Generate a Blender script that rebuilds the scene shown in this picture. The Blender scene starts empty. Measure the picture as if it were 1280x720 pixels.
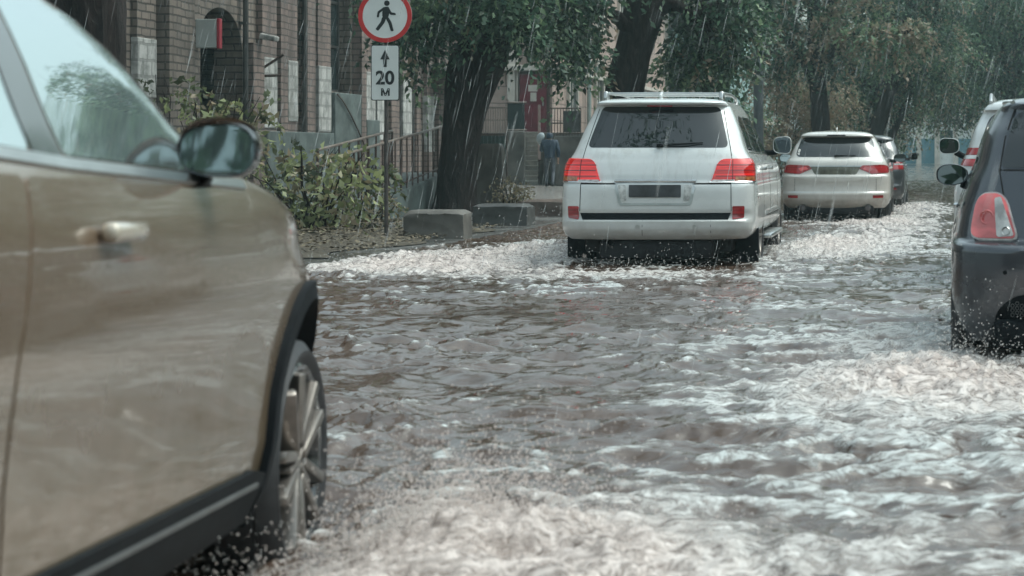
import bpy, bmesh, math, random
import numpy as np
from mathutils import Vector, Matrix, Euler
from mathutils.geometry import delaunay_2d_cdt
random.seed(7); rng = np.random.default_rng(7)
R = math.radians
SC = bpy.context.scene
COL = SC.collection
H = 1.28; F = 2300.0; VX, VY = 1170.0, 190.0      # eye height, focal length and vanishing point read from the photograph
WZ = 0.10                                          # flood level
def at(px, py, d): return Vector(((px-VX)/F*d, d, H-(py-VY)/F*d))

# ------------------------------------------------------------------ materials
def mat(name):
    m = bpy.data.materials.new(name); m.use_nodes = True
    nt = m.node_tree; b = nt.nodes['Principled BSDF']
    return m, nt, b
def N(nt, t, **kw):
    n = nt.nodes.new(t)
    for k, v in kw.items():
        if hasattr(n, k): setattr(n, k, v)
        else: n.inputs[k].default_value = v
    return n
def L(nt, a, b): nt.links.new(a, b)
def ramp(nt, fac, stops):
    r = nt.nodes.new('ShaderNodeValToRGB'); e = r.color_ramp.elements
    while len(e) < len(stops): e.new(0.5)
    for k, (p, c) in enumerate(stops):
        e[k].position = p; e[k].color = (*c, 1) if len(c) == 3 else c
    L(nt, fac, r.inputs[0]); return r.outputs[0]
def noise(nt, scale, detail=4, rough=.55, vec=None, dim='3D', dist=0):
    n = N(nt, 'ShaderNodeTexNoise'); n.inputs['Scale'].default_value = scale
    n.inputs['Detail'].default_value = detail; n.inputs['Roughness'].default_value = rough; n.inputs['Distortion'].default_value = dist
    if vec is not None: L(nt, vec, n.inputs['Vector'])
    return n.outputs[0]
def objco(nt, scale=(1,1,1), rot=(0,0,0)):
    c = N(nt, 'ShaderNodeTexCoord'); m = N(nt, 'ShaderNodeMapping')
    m.inputs['Scale'].default_value = scale; m.inputs['Rotation'].default_value = rot
    L(nt, c.outputs['Object'], m.inputs[0]); return m.outputs[0]
def geoco(nt, scale=(1,1,1), rot=(0,0,0)):
    c = N(nt, 'ShaderNodeNewGeometry'); m = N(nt, 'ShaderNodeMapping')
    m.inputs['Scale'].default_value = scale; m.inputs['Rotation'].default_value = rot
    L(nt, c.outputs['Position'], m.inputs[0]); return m.outputs[0]
def mixc(nt, f, a, b, mode='MIX'):
    m = N(nt, 'ShaderNodeMix'); m.data_type = 'RGBA'; m.blend_type = mode
    for s, v in ((m.inputs[0], f), (m.inputs[6], a), (m.inputs[7], b)):
        if isinstance(v, (int, float)): s.default_value = v
        elif isinstance(v, tuple): s.default_value = (*v, 1) if len(v) == 3 else v
        else: L(nt, v, s)
    return m.outputs[2]
def math_(nt, op, a, b=None, clamp=False):
    m = N(nt, 'ShaderNodeMath'); m.operation = op; m.use_clamp = clamp
    for s, v in zip(m.inputs, (a, b)):
        if v is None: continue
        if isinstance(v, (int, float)): s.default_value = v
        else: L(nt, v, s)
    return m.outputs[0]
def bump(nt, b, h, strength=.3, dist=.02):
    n = N(nt, 'ShaderNodeBump'); n.inputs['Strength'].default_value = strength; n.inputs['Distance'].default_value = dist
    L(nt, h, n.inputs['Height']); L(nt, n.outputs[0], b.inputs['Normal'])
def simple(name, col, rough=.5, metal=0, var=.0, scale=8, spec=.5, coat=0, bumpk=0):
    m, nt, b = mat(name)
    b.inputs['Roughness'].default_value = rough; b.inputs['Metallic'].default_value = metal
    b.inputs['Specular IOR Level'].default_value = spec; b.inputs['Coat Weight'].default_value = coat
    b.inputs['Coat Roughness'].default_value = .03
    v = objco(nt)
    n = noise(nt, scale, 5, .6, v)
    lo = tuple(c*(1-var) for c in col); hi = tuple(min(1, c*(1+var)) for c in col)
    L(nt, ramp(nt, n, [(.3, lo), (.7, hi)]), b.inputs['Base Color'])
    if bumpk: bump(nt, b, n, bumpk, .02)
    return m
def paint(name, col, metal=0, rough=.32, dirt=(.16,.13,.11), dirt_top=.75, dirt_amt=.55, streak=.18):
    """wet car paint with road dirt rising from the sills"""
    m, nt, b = mat(name)
    v = objco(nt); sx = N(nt, 'ShaderNodeSeparateXYZ'); c = N(nt, 'ShaderNodeTexCoord'); L(nt, c.outputs['Object'], sx.inputs[0])
    n = noise(nt, 5, 6, .65, v); n2 = noise(nt, 1.0, 5, .6, objco(nt, (16, 16, 1.3)))
    lowz = N(nt, 'ShaderNodeMapRange'); lowz.inputs[1].default_value = .25; lowz.inputs[2].default_value = dirt_top
    lowz.inputs[3].default_value = 1; lowz.inputs[4].default_value = 0; L(nt, sx.outputs[2], lowz.inputs[0])
    d = math_(nt, 'MULTIPLY', lowz.outputs[0], math_(nt, 'MULTIPLY', n, dirt_amt*1.8), True)
    st = N(nt, 'ShaderNodeMapRange'); st.inputs[1].default_value = .5; st.inputs[2].default_value = .75; st.inputs[4].default_value = streak; L(nt, n2, st.inputs[0])
    d = math_(nt, 'MAXIMUM', d, st.outputs[0], True)
    L(nt, mixc(nt, d, col, dirt), b.inputs['Base Color'])
    b.inputs['Metallic'].default_value = metal
    L(nt, math_(nt, 'ADD', math_(nt, 'MULTIPLY', d, .3), rough), b.inputs['Roughness'])
    b.inputs['Coat Weight'].default_value = .9; b.inputs['Coat Roughness'].default_value = .04
    # rain drops standing on the paint
    dr = N(nt, 'ShaderNodeTexVoronoi'); dr.inputs['Scale'].default_value = 60; L(nt, v, dr.inputs['Vector'])
    dm = N(nt, 'ShaderNodeMapRange'); dm.inputs[1].default_value = .0; dm.inputs[2].default_value = .35; dm.inputs[3].default_value = 1; dm.inputs[4].default_value = 0
    L(nt, dr.outputs['Distance'], dm.inputs[0])
    bn = N(nt, 'ShaderNodeBump'); bn.inputs['Strength'].default_value = .12; bn.inputs['Distance'].default_value = .003
    L(nt, math_(nt, 'MULTIPLY', dm.outputs[0], n), bn.inputs['Height']); L(nt, bn.outputs[0], b.inputs['Coat Normal'])
    return m
def glass_mat(name, col=(.012,.016,.018), refl=0.0, rough=.015):
    m, nt, b = mat(name)
    b.inputs['Base Color'].default_value = (*col, 1); b.inputs['Roughness'].default_value = rough
    b.inputs['IOR'].default_value = 1.52; b.inputs['Metallic'].default_value = refl
    b.inputs['Specular IOR Level'].default_value = .8
    if refl: b.inputs['Base Color'].default_value = (*col, 1)
    return m
def lamp_mat(name, col, glow=0.0, scale=(1,1,60)):
    """ribbed plastic lens; glow adds emission in the lens colour"""
    m, nt, b = mat(name)
    w = noise(nt, 1.0, 3, .5, objco(nt, scale))
    c = ramp(nt, w, [(.38, tuple(x*.45 for x in col)), (.62, col)])
    L(nt, c, b.inputs['Base Color']); b.inputs['Roughness'].default_value = .12
    b.inputs['Coat Weight'].default_value = 1; b.inputs['Coat Roughness'].default_value = .02
    if glow:
        L(nt, c, b.inputs['Emission Color']); b.inputs['Emission Strength'].default_value = glow
    return m

# ------------------------------------------------------------------ objects
def link(o, parent=None):
    COL.objects.link(o)
    if parent is not None: o.parent = parent
    return o
def tag(o, label=None, cat=None, group=None, kind=None):
    if label: o['label'] = label
    if cat: o['category'] = cat
    if group: o['group'] = group
    if kind: o['kind'] = kind
    return o
def empty(name, loc=(0,0,0), rz=0, rx=0):
    o = bpy.data.objects.new(name, None); o.location = loc; o.rotation_euler = (rx, 0, rz); o.empty_display_size = .2
    return link(o)
def finish(me, mats, smooth=35):
    for m in (mats if isinstance(mats, (list, tuple)) else [mats]): me.materials.append(m)
    if smooth:
        me.polygons.foreach_set('use_smooth', np.ones(len(me.polygons), bool))
        if smooth < 180: me.set_sharp_from_angle(angle=R(smooth))
    me.update()
def obj(name, bm, mats, parent=None, smooth=35, recalc=True):
    if recalc: bmesh.ops.recalc_face_normals(bm, faces=bm.faces)
    me = bpy.data.meshes.new(name); bm.to_mesh(me); bm.free()
    finish(me, mats, smooth)
    return link(bpy.data.objects.new(name, me), parent)
def np_mesh(name, V, Q, mats, parent=None, smooth=0, attrs=None, mi=None):
    me = bpy.data.meshes.new(name)
    k = Q.shape[1]
    me.vertices.add(len(V)); me.vertices.foreach_set('co', V.astype(np.float32).ravel())
    me.loops.add(Q.size); me.loops.foreach_set('vertex_index', Q.astype(np.int32).ravel())
    me.polygons.add(len(Q)); me.polygons.foreach_set('loop_start', np.arange(0, Q.size, k, dtype=np.int32))
    me.polygons.foreach_set('loop_total', np.full(len(Q), k, np.int32))
    if mi is not None: me.polygons.foreach_set('material_index', mi.astype(np.int32))
    me.update(calc_edges=True)
    for an, arr in (attrs or {}).items():
        if arr.ndim == 1:
            a = me.attributes.new(an, 'FLOAT', 'POINT'); a.data.foreach_set('value', arr.astype(np.float32))
        else:
            a = me.attributes.new(an, 'FLOAT_COLOR', 'POINT')
            a.data.foreach_set('color', np.concatenate([arr, np.ones((len(arr), 1))], 1).astype(np.float32).ravel())
    finish(me, mats, smooth)
    return link(bpy.data.objects.new(name, me), parent)
def box(bm, c, s, rot=None, bev=0, seg=2, mi=0):
    r = bmesh.ops.create_cube(bm, size=1); vs = r['verts']
    M = Matrix.Translation(c) @ (rot.to_4x4() if rot else Matrix.Identity(4)) @ Matrix.Diagonal((*s, 1))
    bmesh.ops.transform(bm, matrix=M, verts=vs)
    fs = list({f for v in vs for f in v.link_faces})
    for f in fs: f.material_index = mi
    if bev:
        es = list({e for v in vs for e in v.link_edges})
        bmesh.ops.bevel(bm, geom=es, offset=bev, segments=seg, affect='EDGES', profile=.5, clamp_overlap=True)
def tube(bm, pts, rad, n=8, cap=True, mi=0, wob=0):
    pts = [Vector(p) for p in pts]
    if isinstance(rad, (int, float)): rad = [rad]*len(pts)
    rings = []; up = None
    for i, p in enumerate(pts):
        t = (pts[min(i+1, len(pts)-1)] - pts[max(i-1, 0)]).normalized()
        if up is None: up = t.orthogonal().normalized()
        up = (up - t*up.dot(t)).normalized(); s = t.cross(up)
        rings.append([bm.verts.new(p + (up*math.cos(a)+s*math.sin(a))*rad[i]*(1+wob*(random.random()-.5)))
                      for a in [2*math.pi*k/n for k in range(n)]])
    for A, B in zip(rings, rings[1:]):
        for k in range(n):
            f = bm.faces.new((A[k], A[(k+1) % n], B[(k+1) % n], B[k])); f.material_index = mi
    if cap:
        bm.faces.new(rings[0][::-1]).material_index = mi; bm.faces.new(rings[-1]).material_index = mi
def lathe(bm, prof, n=40, axis='X', c=(0,0,0), mi=0):
    """prof: (axial, radius) closed loop around the axis"""
    rings = []
    for a, r in prof:
        ring = []
        for k in range(n):
            t = 2*math.pi*k/n
            p = (a, r*math.cos(t), r*math.sin(t)) if axis == 'X' else ((r*math.cos(t), a, r*math.sin(t)) if axis == 'Y' else (r*math.cos(t), r*math.sin(t), a))
            ring.append(bm.verts.new(Vector(p)+Vector(c)))
        rings.append(ring)
    for i in range(len(rings)-1):
        A, B = rings[i], rings[i+1]
        for k in range(n):
            bm.faces.new((A[k], A[(k+1) % n], B[(k+1) % n], B[k])).material_index = mi
    return rings
def prism(bm, poly, M, t, mi=0):
    """flat outline (2D) lifted by M(a,b,h) with thickness t"""
    A = [bm.verts.new(M(a, b, 0)) for a, b in poly]; B = [bm.verts.new(M(a, b, t)) for a, b in poly]
    bm.faces.new(A).material_index = mi; bm.faces.new(B[::-1]).material_index = mi
    n = len(poly)
    for k in range(n): bm.faces.new((A[k], B[k], B[(k+1) % n], A[(k+1) % n])).material_index = mi
def round_poly(pts, r, seg=5):
    out = []; n = len(pts)
    for i in range(n):
        p = Vector(pts[i]); a = Vector(pts[i-1]); b = Vector(pts[(i+1) % n])
        rr = r[i] if isinstance(r, (list, tuple)) else r
        da = (a-p); db = (b-p); k = min(rr, da.length*.48, db.length*.48)
        if k < 1e-4: out.append(tuple(p)); continue
        A = p+da.normalized()*k; B = p+db.normalized()*k
        for s in range(seg+1):
            t = s/seg; q = A*(1-t)**2 + p*2*t*(1-t) + B*t*t; out.append(tuple(q))
    return out
def pchip(xs, ys):
    xs = np.array(xs, float); ys = np.array(ys, float); h = np.diff(xs); d = np.diff(ys)/h; m = np.zeros_like(ys)
    m[0], m[-1] = d[0], d[-1]
    for i in range(1, len(xs)-1):
        if d[i-1]*d[i] > 0:
            w1 = 2*h[i]+h[i-1]; w2 = h[i]+2*h[i-1]; m[i] = (w1+w2)/(w1/d[i-1]+w2/d[i])
    def f(x):
        x = np.clip(x, xs[0], xs[-1]); i = np.clip(np.searchsorted(xs, x)-1, 0, len(h)-1)
        t = (x-xs[i])/h[i]
        return (ys[i]*(1+2*t)*(1-t)**2 + h[i]*m[i]*t*(1-t)**2 + ys[i+1]*t*t*(3-2*t) + h[i]*m[i+1]*t*t*(t-1))
    return f
# gradient noise
_perm = rng.permutation(4096)
def perlin(x, y, seed=0):
    xi = np.floor(x).astype(int); yi = np.floor(y).astype(int); xf = x-xi; yf = y-yi
    def g(ix, iy, fx, fy):
        h = _perm[(_perm[(ix+seed*57) & 4095] + iy) & 4095]*(2*math.pi/4096*7)
        return np.cos(h)*fx + np.sin(h)*fy
    u = xf*xf*xf*(xf*(xf*6-15)+10); v = yf*yf*yf*(yf*(yf*6-15)+10)
    a = g(xi, yi, xf, yf)*(1-u)+g(xi+1, yi, xf-1, yf)*u
    b = g(xi, yi+1, xf, yf-1)*(1-u)+g(xi+1, yi+1, xf-1, yf-1)*u
    return (a*(1-v)+b*v)*1.4
def fbm(x, y, o=4, seed=0, gain=.5, lac=2.03):
    s = 0; a = 1
    for k in range(o): s = s+a*perlin(x*lac**k+k*13.7, y*lac**k+k*7.1, seed+k); a *= gain
    return s
EXPOSURE = 0.72; HAZE = .0010
# ------------------------------------------------------------------ car bodies: stacked plan outlines, z upwards, y forwards, rear end near y = 0
class Body:
    def __init__(s, rows, taper=(.03, .9, .05, 3.3), L=4.6, crown=.03):
        # row: z, half width, rear y, front y, rear corner depth, rear exponent, front corner depth, front exponent
        A = np.array(rows, float); s.z0, s.z1 = A[0, 0], A[-1, 0]; s.L = L; s.tp = taper; s.crown = crown
        s.fn = [pchip(A[:, 0], A[:, k]) for k in range(1, 8)]
        zz = np.linspace(s.z0, s.z1, 700); q = np.stack([zz*1.5]+[s.fn[k](zz) for k in (0, 1, 2)], 1)
        d = np.concatenate([[0], np.cumsum(np.linalg.norm(np.diff(q, axis=0), axis=1)+.0004)])
        s.levels = np.interp(np.linspace(0, d[-1], 110), d, zz); s.cache = {}
    def T(s, y):
        a, y0, b, y1 = s.tp
        return 1 - a*np.clip((y0-y)/y0, 0, 1.2)**2 - b*np.clip((y-y1)/(s.L-y1), 0, 1.2)**2
    def half(s, z, nq=18, ns=44):
        w, r, f, ar, nr, af, nf = [float(g(z)) for g in s.fn]
        ar = min(ar, (f-r)*.48); af = min(af, (f-r)*.48)
        t = np.linspace(0, math.pi/2, nq); x1 = np.sin(t)**(2/nr); y1 = r+ar*(1-np.cos(t)**(2/nr))
        ys = np.linspace(r+ar, f-af, ns)[1:-1]
        t2 = t[::-1]; x3 = np.sin(t2)**(2/nf); y3 = f-af*(1-np.cos(t2)**(2/nf))
        x = np.concatenate([x1, np.ones(ns-2), x3]); y = np.concatenate([y1, ys, y3])
        return x*w*s.T(y), y
    def side_x(s, y, z):
        w, r, f, ar, nr, af, nf = [float(g(z)) for g in s.fn]
        ar = min(ar, (f-r)*.48); af = min(af, (f-r)*.48)
        k = 1
        if y < r+ar: k = max(0, 1-min(1, (r+ar-y)/ar)**nr)**(1/nr)
        if y > f-af: k = max(0, 1-min(1, (y-f+af)/af)**nf)**(1/nf)
        return float(k*w*s.T(y))
    def rear_y(s, x, z):
        w, r, f, ar, nr, af, nf = [float(g(z)) for g in s.fn]
        k = min(.999, abs(x)/(w*float(s.T(r+.05))))
        return r+ar*(1-(1-k**nr)**(1/nr))
    def front_y(s, x, z):
        w, r, f, ar, nr, af, nf = [float(g(z)) for g in s.fn]
        k = min(.999, abs(x)/(w*float(s.T(f-.05))))
        return f-af*(1-(1-k**nf)**(1/nf))
    def arc(s, u, z):
        k = round(z, 3)
        if k not in s.cache:
            x, y = s.half(z, 60, 60); d = np.concatenate([[0], np.cumsum(np.hypot(np.diff(x), np.diff(y)))]); s.cache[k] = (x, y, d)
        x, y, d = s.cache[k]; a = abs(u)
        return (math.copysign(float(np.interp(a, d, x)), u), float(np.interp(a, d, y)))
    # surface maps (a, b) -> point
    def rear(s, a, b): return Vector((a, s.rear_y(a, b), b))
    def front(s, a, b): return Vector((a, s.front_y(a, b), b))
    def wrap(s, a, b): x, y = s.arc(a, b); return Vector((x, y, b))
    def right(s, a, b): return Vector((s.side_x(a, b), a, b))
    def left(s, a, b): return Vector((-s.side_x(a, b), a, b))
    def mesh(s):
        bm = bmesh.new(); rings = []
        def ring(x, y, z):
            xs = np.concatenate([x, -x[-2:0:-1]]); ys = np.concatenate([y, y[-2:0:-1]])
            return [bm.verts.new((a, b, z)) for a, b in zip(xs, ys)]
        for z in s.levels: rings.append(ring(*s.half(z), z))
        x, y = s.half(s.z1); yc = (y.min()+y.max())/2
        for k in (.93, .82, .66, .48, .3, .12): rings.append(ring(x*k, yc+(y-yc)*(.25+.75*k), s.z1+s.crown*(1-k*k)))
        n = len(rings[0])
        for A, B in zip(rings, rings[1:]):
            for k in range(n): bm.faces.new((A[k], A[(k+1) % n], B[(k+1) % n], B[k]))
        bm.faces.new(rings[0][::-1]); bm.faces.new(rings[-1])
        return bm
def patch(name, poly, M, m, parent, off=.004, thick=.012, res=.05, bm=None, build=True, holes=None, smooth=40):
    """outline drawn on a car surface, lifted off it and given thickness"""
    P = [Vector(p[:2]) for p in poly]
    # split long edges
    Q = []
    for i, p in enumerate(P):
        q = P[(i+1) % len(P)]; k = max(1, int((q-p).length/res))
        Q += [p.lerp(q, j/k) for j in range(k)]
    n = len(Q); pts = list(Q); edges = [(i, (i+1) % n) for i in range(n)]
    xs = [p.x for p in Q]; ys = [p.y for p in Q]
    def inside(x, y):
        c = False
        for i in range(n):
            a, b = Q[i], Q[i-1]
            if (a.y > y) != (b.y > y) and x < (b.x-a.x)*(y-a.y)/(b.y-a.y)+a.x: c = not c
        return c
    nx = int((max(xs)-min(xs))/res); ny = int((max(ys)-min(ys))/res)
    for i in range(1, nx+1):
        for j in range(1, ny+1):
            x = min(xs)+(i-.5*(1+j % 2*.0))*res; y = min(ys)+(j-.5)*res
            if inside(x, y) and min((p-Vector((x, y))).length for p in Q) > res*.45: pts.append(Vector((x, y)))
    v2, e2, f2, *_ = delaunay_2d_cdt(pts, edges, [], 1, 1e-6)
    own = bm is None
    if own: bm = bmesh.new()
    e = .004
    def nor(a, b):
        c = (M(a+e, b)-M(a-e, b)).cross(M(a, b+e)-M(a, b-e))
        c = c.normalized() if c.length > 1e-12 else Vector((0, -1, 0))
        return c if c.dot(outw(M(a, b))) > 0 else -c
    top, bot = [], []
    for p in v2:
        q = M(p.x, p.y); nn = nor(p.x, p.y)
        top.append(bm.verts.new(q+nn*off)); bot.append(bm.verts.new(q+nn*(off-thick)))
    cnt = {}
    for f in f2:
        bm.faces.new([top[i] for i in f]); bm.faces.new([bot[i] for i in reversed(f)])
        for i in range(3):
            k = (f[i], f[(i+1) % 3]); cnt[tuple(sorted(k))] = cnt.get(tuple(sorted(k)), 0)+1
    for (a, b), c in cnt.items():
        if c == 1: bm.faces.new((top[a], top[b], bot[b], bot[a]))
    if own and build: return obj(name, bm, m, parent, smooth)
    return bm
def outw(q): return q-Vector((0, min(3.3, max(1.0, q.y)), min(.8, q.z)))
def nor_guess(M, p, e):
    c = (M(p.x+e, p.y)-M(p.x-e, p.y)).cross(M(p.x, p.y+e)-M(p.x, p.y-e))
    return c.normalized() if c.length > 1e-12 else Vector((0, -1, 0))
def strip(name, line, M, m, parent, w=.006, off=.0015, thick=.004, res=.05, closed=False):
    """narrow band along a line on a car surface"""
    P = [Vector(p) for p in line]
    if closed: P.append(P[0])
    Q = []
    for a, b in zip(P, P[1:]):
        k = max(1, int((b-a).length/res)); Q += [a.lerp(b, j/k) for j in range(k)]
    Q.append(P[-1]); bm = bmesh.new(); prev = None
    for i, p in enumerate(Q):
        t = (Q[min(i+1, len(Q)-1)]-Q[max(i-1, 0)]).normalized(); s = Vector((-t.y, t.x))*w/2
        a = p+s; b = p-s; n = nor_guess(M, p, .004); q = M(p.x, p.y)
        if n.dot(outw(q)) < 0: n = -n
        A = M(a.x, a.y); B = M(b.x, b.y)
        cur = [bm.verts.new(A+n*off), bm.verts.new(B+n*off), bm.verts.new(B-n*thick), bm.verts.new(A-n*thick)]
        if prev:
            for k in range(4): bm.faces.new((prev[k], prev[(k+1) % 4], cur[(k+1) % 4], cur[k]))
        else: bm.faces.new(cur)
        prev = cur
    bm.faces.new(prev[::-1])
    return obj(name, bm, m, parent, 40)
def cut_arches(o, wheels, rad, liner, depth=.34):
    for (y, z, w) in wheels:
        for sd in (-1, 1):
            bm = bmesh.new()
            rings = lathe(bm, [(-depth/2-.3, rad), (depth/2+.2, rad)], 64, 'X', (0, 0, 0))
            bm.faces.new(rings[0]); bm.faces.new(rings[1][::-1]); bmesh.ops.recalc_face_normals(bm, faces=bm.faces)
            me = bpy.data.meshes.new('cut'); bm.to_mesh(me); bm.free(); me.materials.append(liner)
            c = bpy.data.objects.new('cut', me); COL.objects.link(c)
            bpy.context.view_layer.update()
            c.location = (sd*(w+.3-depth/2+.1), y, z)
            md = o.modifiers.new('b', 'BOOLEAN'); md.operation = 'DIFFERENCE'; md.object = c; md.solver = 'EXACT'; md.material_mode = 'TRANSFER'
    bpy.context.view_layer.update()
    dg = bpy.context.evaluated_depsgraph_get()
    me = bpy.data.meshes.new_from_object(o.evaluated_get(dg), depsgraph=dg)
    cs = [md.object for md in o.modifiers]; o.modifiers.clear(); o.data = me
    for c in cs: bpy.data.objects.remove(c)
    me.polygons.foreach_set('use_smooth', np.ones(len(me.polygons), bool)); me.set_sharp_from_angle(angle=R(40))
def wheel(parent, x, y, z, Rt, wd, Rr, sd, style, M):
    """tyre, rim, spokes; sd = +1 on the right side"""
    w = link(bpy.data.objects.new('wheel', None), parent); w.location = (x, y, z)
    bm = bmesh.new(); h = wd/2
    prof = [(-h*.8, Rr), (-h*.98, Rr+.03), (-h, Rr+(Rt-Rr)*.55), (-h*.93, Rt-.03), (-h*.8, Rt-.008), (-h*.5, Rt), (-h*.47, Rt-.008), (-h*.42, Rt-.008), (-h*.4, Rt), (0, Rt+.001), (h*.4, Rt), (h*.42, Rt-.008), (h*.47, Rt-.008),
            (h*.5, Rt), (h*.8, Rt-.008), (h*.93, Rt-.03), (h, Rr+(Rt-Rr)*.55), (h*.98, Rr+.03), (h*.8, Rr), (h*.6, Rr-.02), (-h*.6, Rr-.02), (-h*.8, Rr)]
    lathe(bm, prof, 72); obj('tyre', bm, M['tyre'], w, 50)
    bm = bmesh.new()
    lathe(bm, [(sd*h*.86, Rr+.012), (sd*h*.9, Rr+.004), (sd*h*.86, Rr-.012), (sd*h*.6, Rr-.03), (-sd*h*.5, Rr-.035), (-sd*h*.5, Rr+.0), (sd*h*.7, Rr+.0), (sd*h*.86, Rr+.012)], 72)
    obj('rim_barrel', bm, M['gloss_black'] if style == 'twin' else M['alloy'], w, 40); bm = bmesh.new()
    fc = sd*h*.55
    if style == 'twin':                                   # five pairs of splayed machined spokes
        for k in range(5):
            a0 = 2*math.pi*k/5+.35
            for s2 in (-1, 1):
                A = Vector((fc+sd*.016, .055*math.cos(a0+s2*.45), .055*math.sin(a0+s2*.45))); B = Vector((fc+sd*.032, (Rr-.012)*math.cos(a0+s2*.24), (Rr-.012)*math.sin(a0+s2*.24)))
                d = (B-A); rt = d.to_track_quat('Z', 'X').to_matrix()
                box(bm, (A+B)/2, (.034, .058, d.length), rt, .010)
            A = Vector((fc+sd*.01, .0, 0)); B = Vector((fc+sd*.014, .14*math.cos(a0), .14*math.sin(a0)))
            box(bm, (A+B)/2, (.02, .06, (B-A).length), (B-A).to_track_quat('Z', 'X').to_matrix(), .006)
    else:
        for k in range(6):
            a0 = 2*math.pi*k/6
            A = Vector((fc, 0, 0)); B = Vector((fc+sd*.02, (Rr-.01)*math.cos(a0), (Rr-.01)*math.sin(a0)))
            box(bm, (A+B)/2, (.03, .05, (B-A).length), (B-A).to_track_quat('Z', 'X').to_matrix(), .008)
    rg = lathe(bm, [(fc+sd*.034, .0001), (fc+sd*.034, .03), (fc+sd*.028, .042), (fc, .06), (fc-sd*.03, .06)], 28)
    obj('rim', bm, M['alloy'], w, 40)
    bm = bmesh.new(); lathe(bm, [(-sd*.02, .01), (-sd*.02, Rr*.72), (-sd*.035, Rr*.72), (-sd*.035, .01)], 40); obj('brake_disc', bm, M['steel_dark'], w)
    return w
def mirror_arm(parent, pos, w, h, d, mh, mg, sd, foot, mfoot=None, n=3.0, tilt=0.0, rake=.0):
    """door mirror: domed housing open to the rear, glass plate set in it, foot on the door"""
    rt = Euler((0, 0, tilt)).to_matrix(); c = Vector(pos)
    def P(t, k, y):
        a = math.copysign(abs(math.cos(t))**(2/n), math.cos(t))*w/2*k; b = math.copysign(abs(math.sin(t))**(2/n), math.sin(t))*h/2*k
        b *= 1-.16*(-sd*a/w+.5) if True else 1
        return c+rt@Vector((a+rake*y*0, y, b))
    bm = bmesh.new(); rings = []
    seq = [(.9, .012), (.93, 0), (.97, -.004), (1, .004), (1.0, .03)]+[(math.sqrt(max(0, 1-t**2.4))**.8, .03+t*(d-.03)) for t in (.2, .4, .55, .7, .82, .9, .96, .99)]
    for k, y in seq: rings.append([bm.verts.new(P(2*math.pi*i/36, k, y)) for i in range(36)])
    for A, B in zip(rings, rings[1:]):
        for k in range(36): bm.faces.new((A[k], A[(k+1) % 36], B[(k+1) % 36], B[k]))
    bm.faces.new(rings[-1]); bm.faces.new(rings[0][::-1])
    hous = obj('mirror', bm, mh, parent, 50)
    bm = bmesh.new(); A = [bm.verts.new(P(2*math.pi*i/36, .9, .004)) for i in range(36)]; B = [bm.verts.new(P(2*math.pi*i/36, .9, .011)) for i in range(36)]
    bm.faces.new(A); bm.faces.new(B[::-1])
    for k in range(36): bm.faces.new((A[k], A[(k+1) % 36], B[(k+1) % 36], B[k]))
    obj('mirror_glass', bm, mg, hous, 30)
    bm = bmesh.new(); f = Vector(foot); s = c+rt@Vector((-sd*w*.32, d*.4, -h*.36))
    tube(bm, [f, f.lerp(s, .5)+Vector((0, 0, -.006)), s], [.034, .03, .034], 10); obj('mirror_foot', bm, mfoot or mh, hous, 50)
    return hous
# ------------------------------------------------------------------ vehicle materials
MT = {}
MT['tyre'] = simple('tyre_rubber', (.018, .018, .02), .55, 0, .35, 20)
MT['alloy'] = simple('alloy', (.24, .215, .195), .34, .75, .25, 9)
MT['steel_dark'] = simple('brake_steel', (.12, .11, .11), .5, .7, .3, 12)
MT['black'] = simple('black_plastic', (.007, .009, .011), .65, 0, .3, 14, spec=.12)
MT['gloss_black'] = simple('gloss_black', (.01, .011, .012), .08, 0, .2, 8, coat=1)
MT['liner'] = simple('arch_liner', (.012, .013, .015), .8, 0, .3, 10)
MT['gap'] = simple('panel_gap', (.008, .008, .009), .9)
MT['chrome'] = simple('chrome', (.62, .63, .63), .12, 1, .1, 5)
MT['satin'] = simple('satin_metal', (.5, .51, .5), .3, 1, .15, 6)
MT['glass'] = glass_mat('dark_car_glass')
MT['mirror'] = glass_mat('mirror_glass', (.30, .35, .36), 1.0, .01)
MT['white'] = paint('white_paint', (.66, .68, .67), 0, .22, (.27, .24, .21), 1.05, .62, .30)
MT['pearl'] = paint('pearl_paint', (.68, .655, .61), 0, .25, (.25, .21, .17), 1.1, .75, .3)
MT['bronze'] = paint('bronze_paint', (.245, .174, .122), .42, .19, (.10, .076, .028), 1.05, .85, .12)
MT['beige'] = paint('beige_handle_paint', (.50, .44, .36), .2, .25, (.3, .26, .2), .3, .2, .05)
MT['graphite'] = paint('graphite_paint', (.052, .060, .072), .45, .24, (.08, .08, .08), .7, .35, .10)
MT['navy'] = paint('dark_paint', (.05, .055, .06), .3, .3, (.1, .1, .1), .8, .4, .1)
MT['red_lit'] = lamp_mat('red_lens_lit', (.62, .016, .012), .34, (1, 1, 48))
MT['red'] = lamp_mat('red_lens', (.42, .018, .022), 0, (1, 1, 30))
MT['red_pale'] = lamp_mat('red_lens_pale', (.80, .15, .15), .10, (3, 3, 6))
MT['amber'] = lamp_mat('amber_lens', (.5, .16, .05), 0, (30, 1, 30))
MT['clear'] = lamp_mat('clear_lens', (.62, .62, .60), 0, (14, 1, 14))
MT['plate'] = simple('plate_grey', (.035, .037, .04), .45, 0, .5, 10)
MT['plate_olive'] = simple('plate_olive', (.13, .13, .10), .45, 0, .4, 10)
MT['trim_grey'] = simple('trim_grey', (.09, .095, .095), .45, 0, .2, 12)
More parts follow.
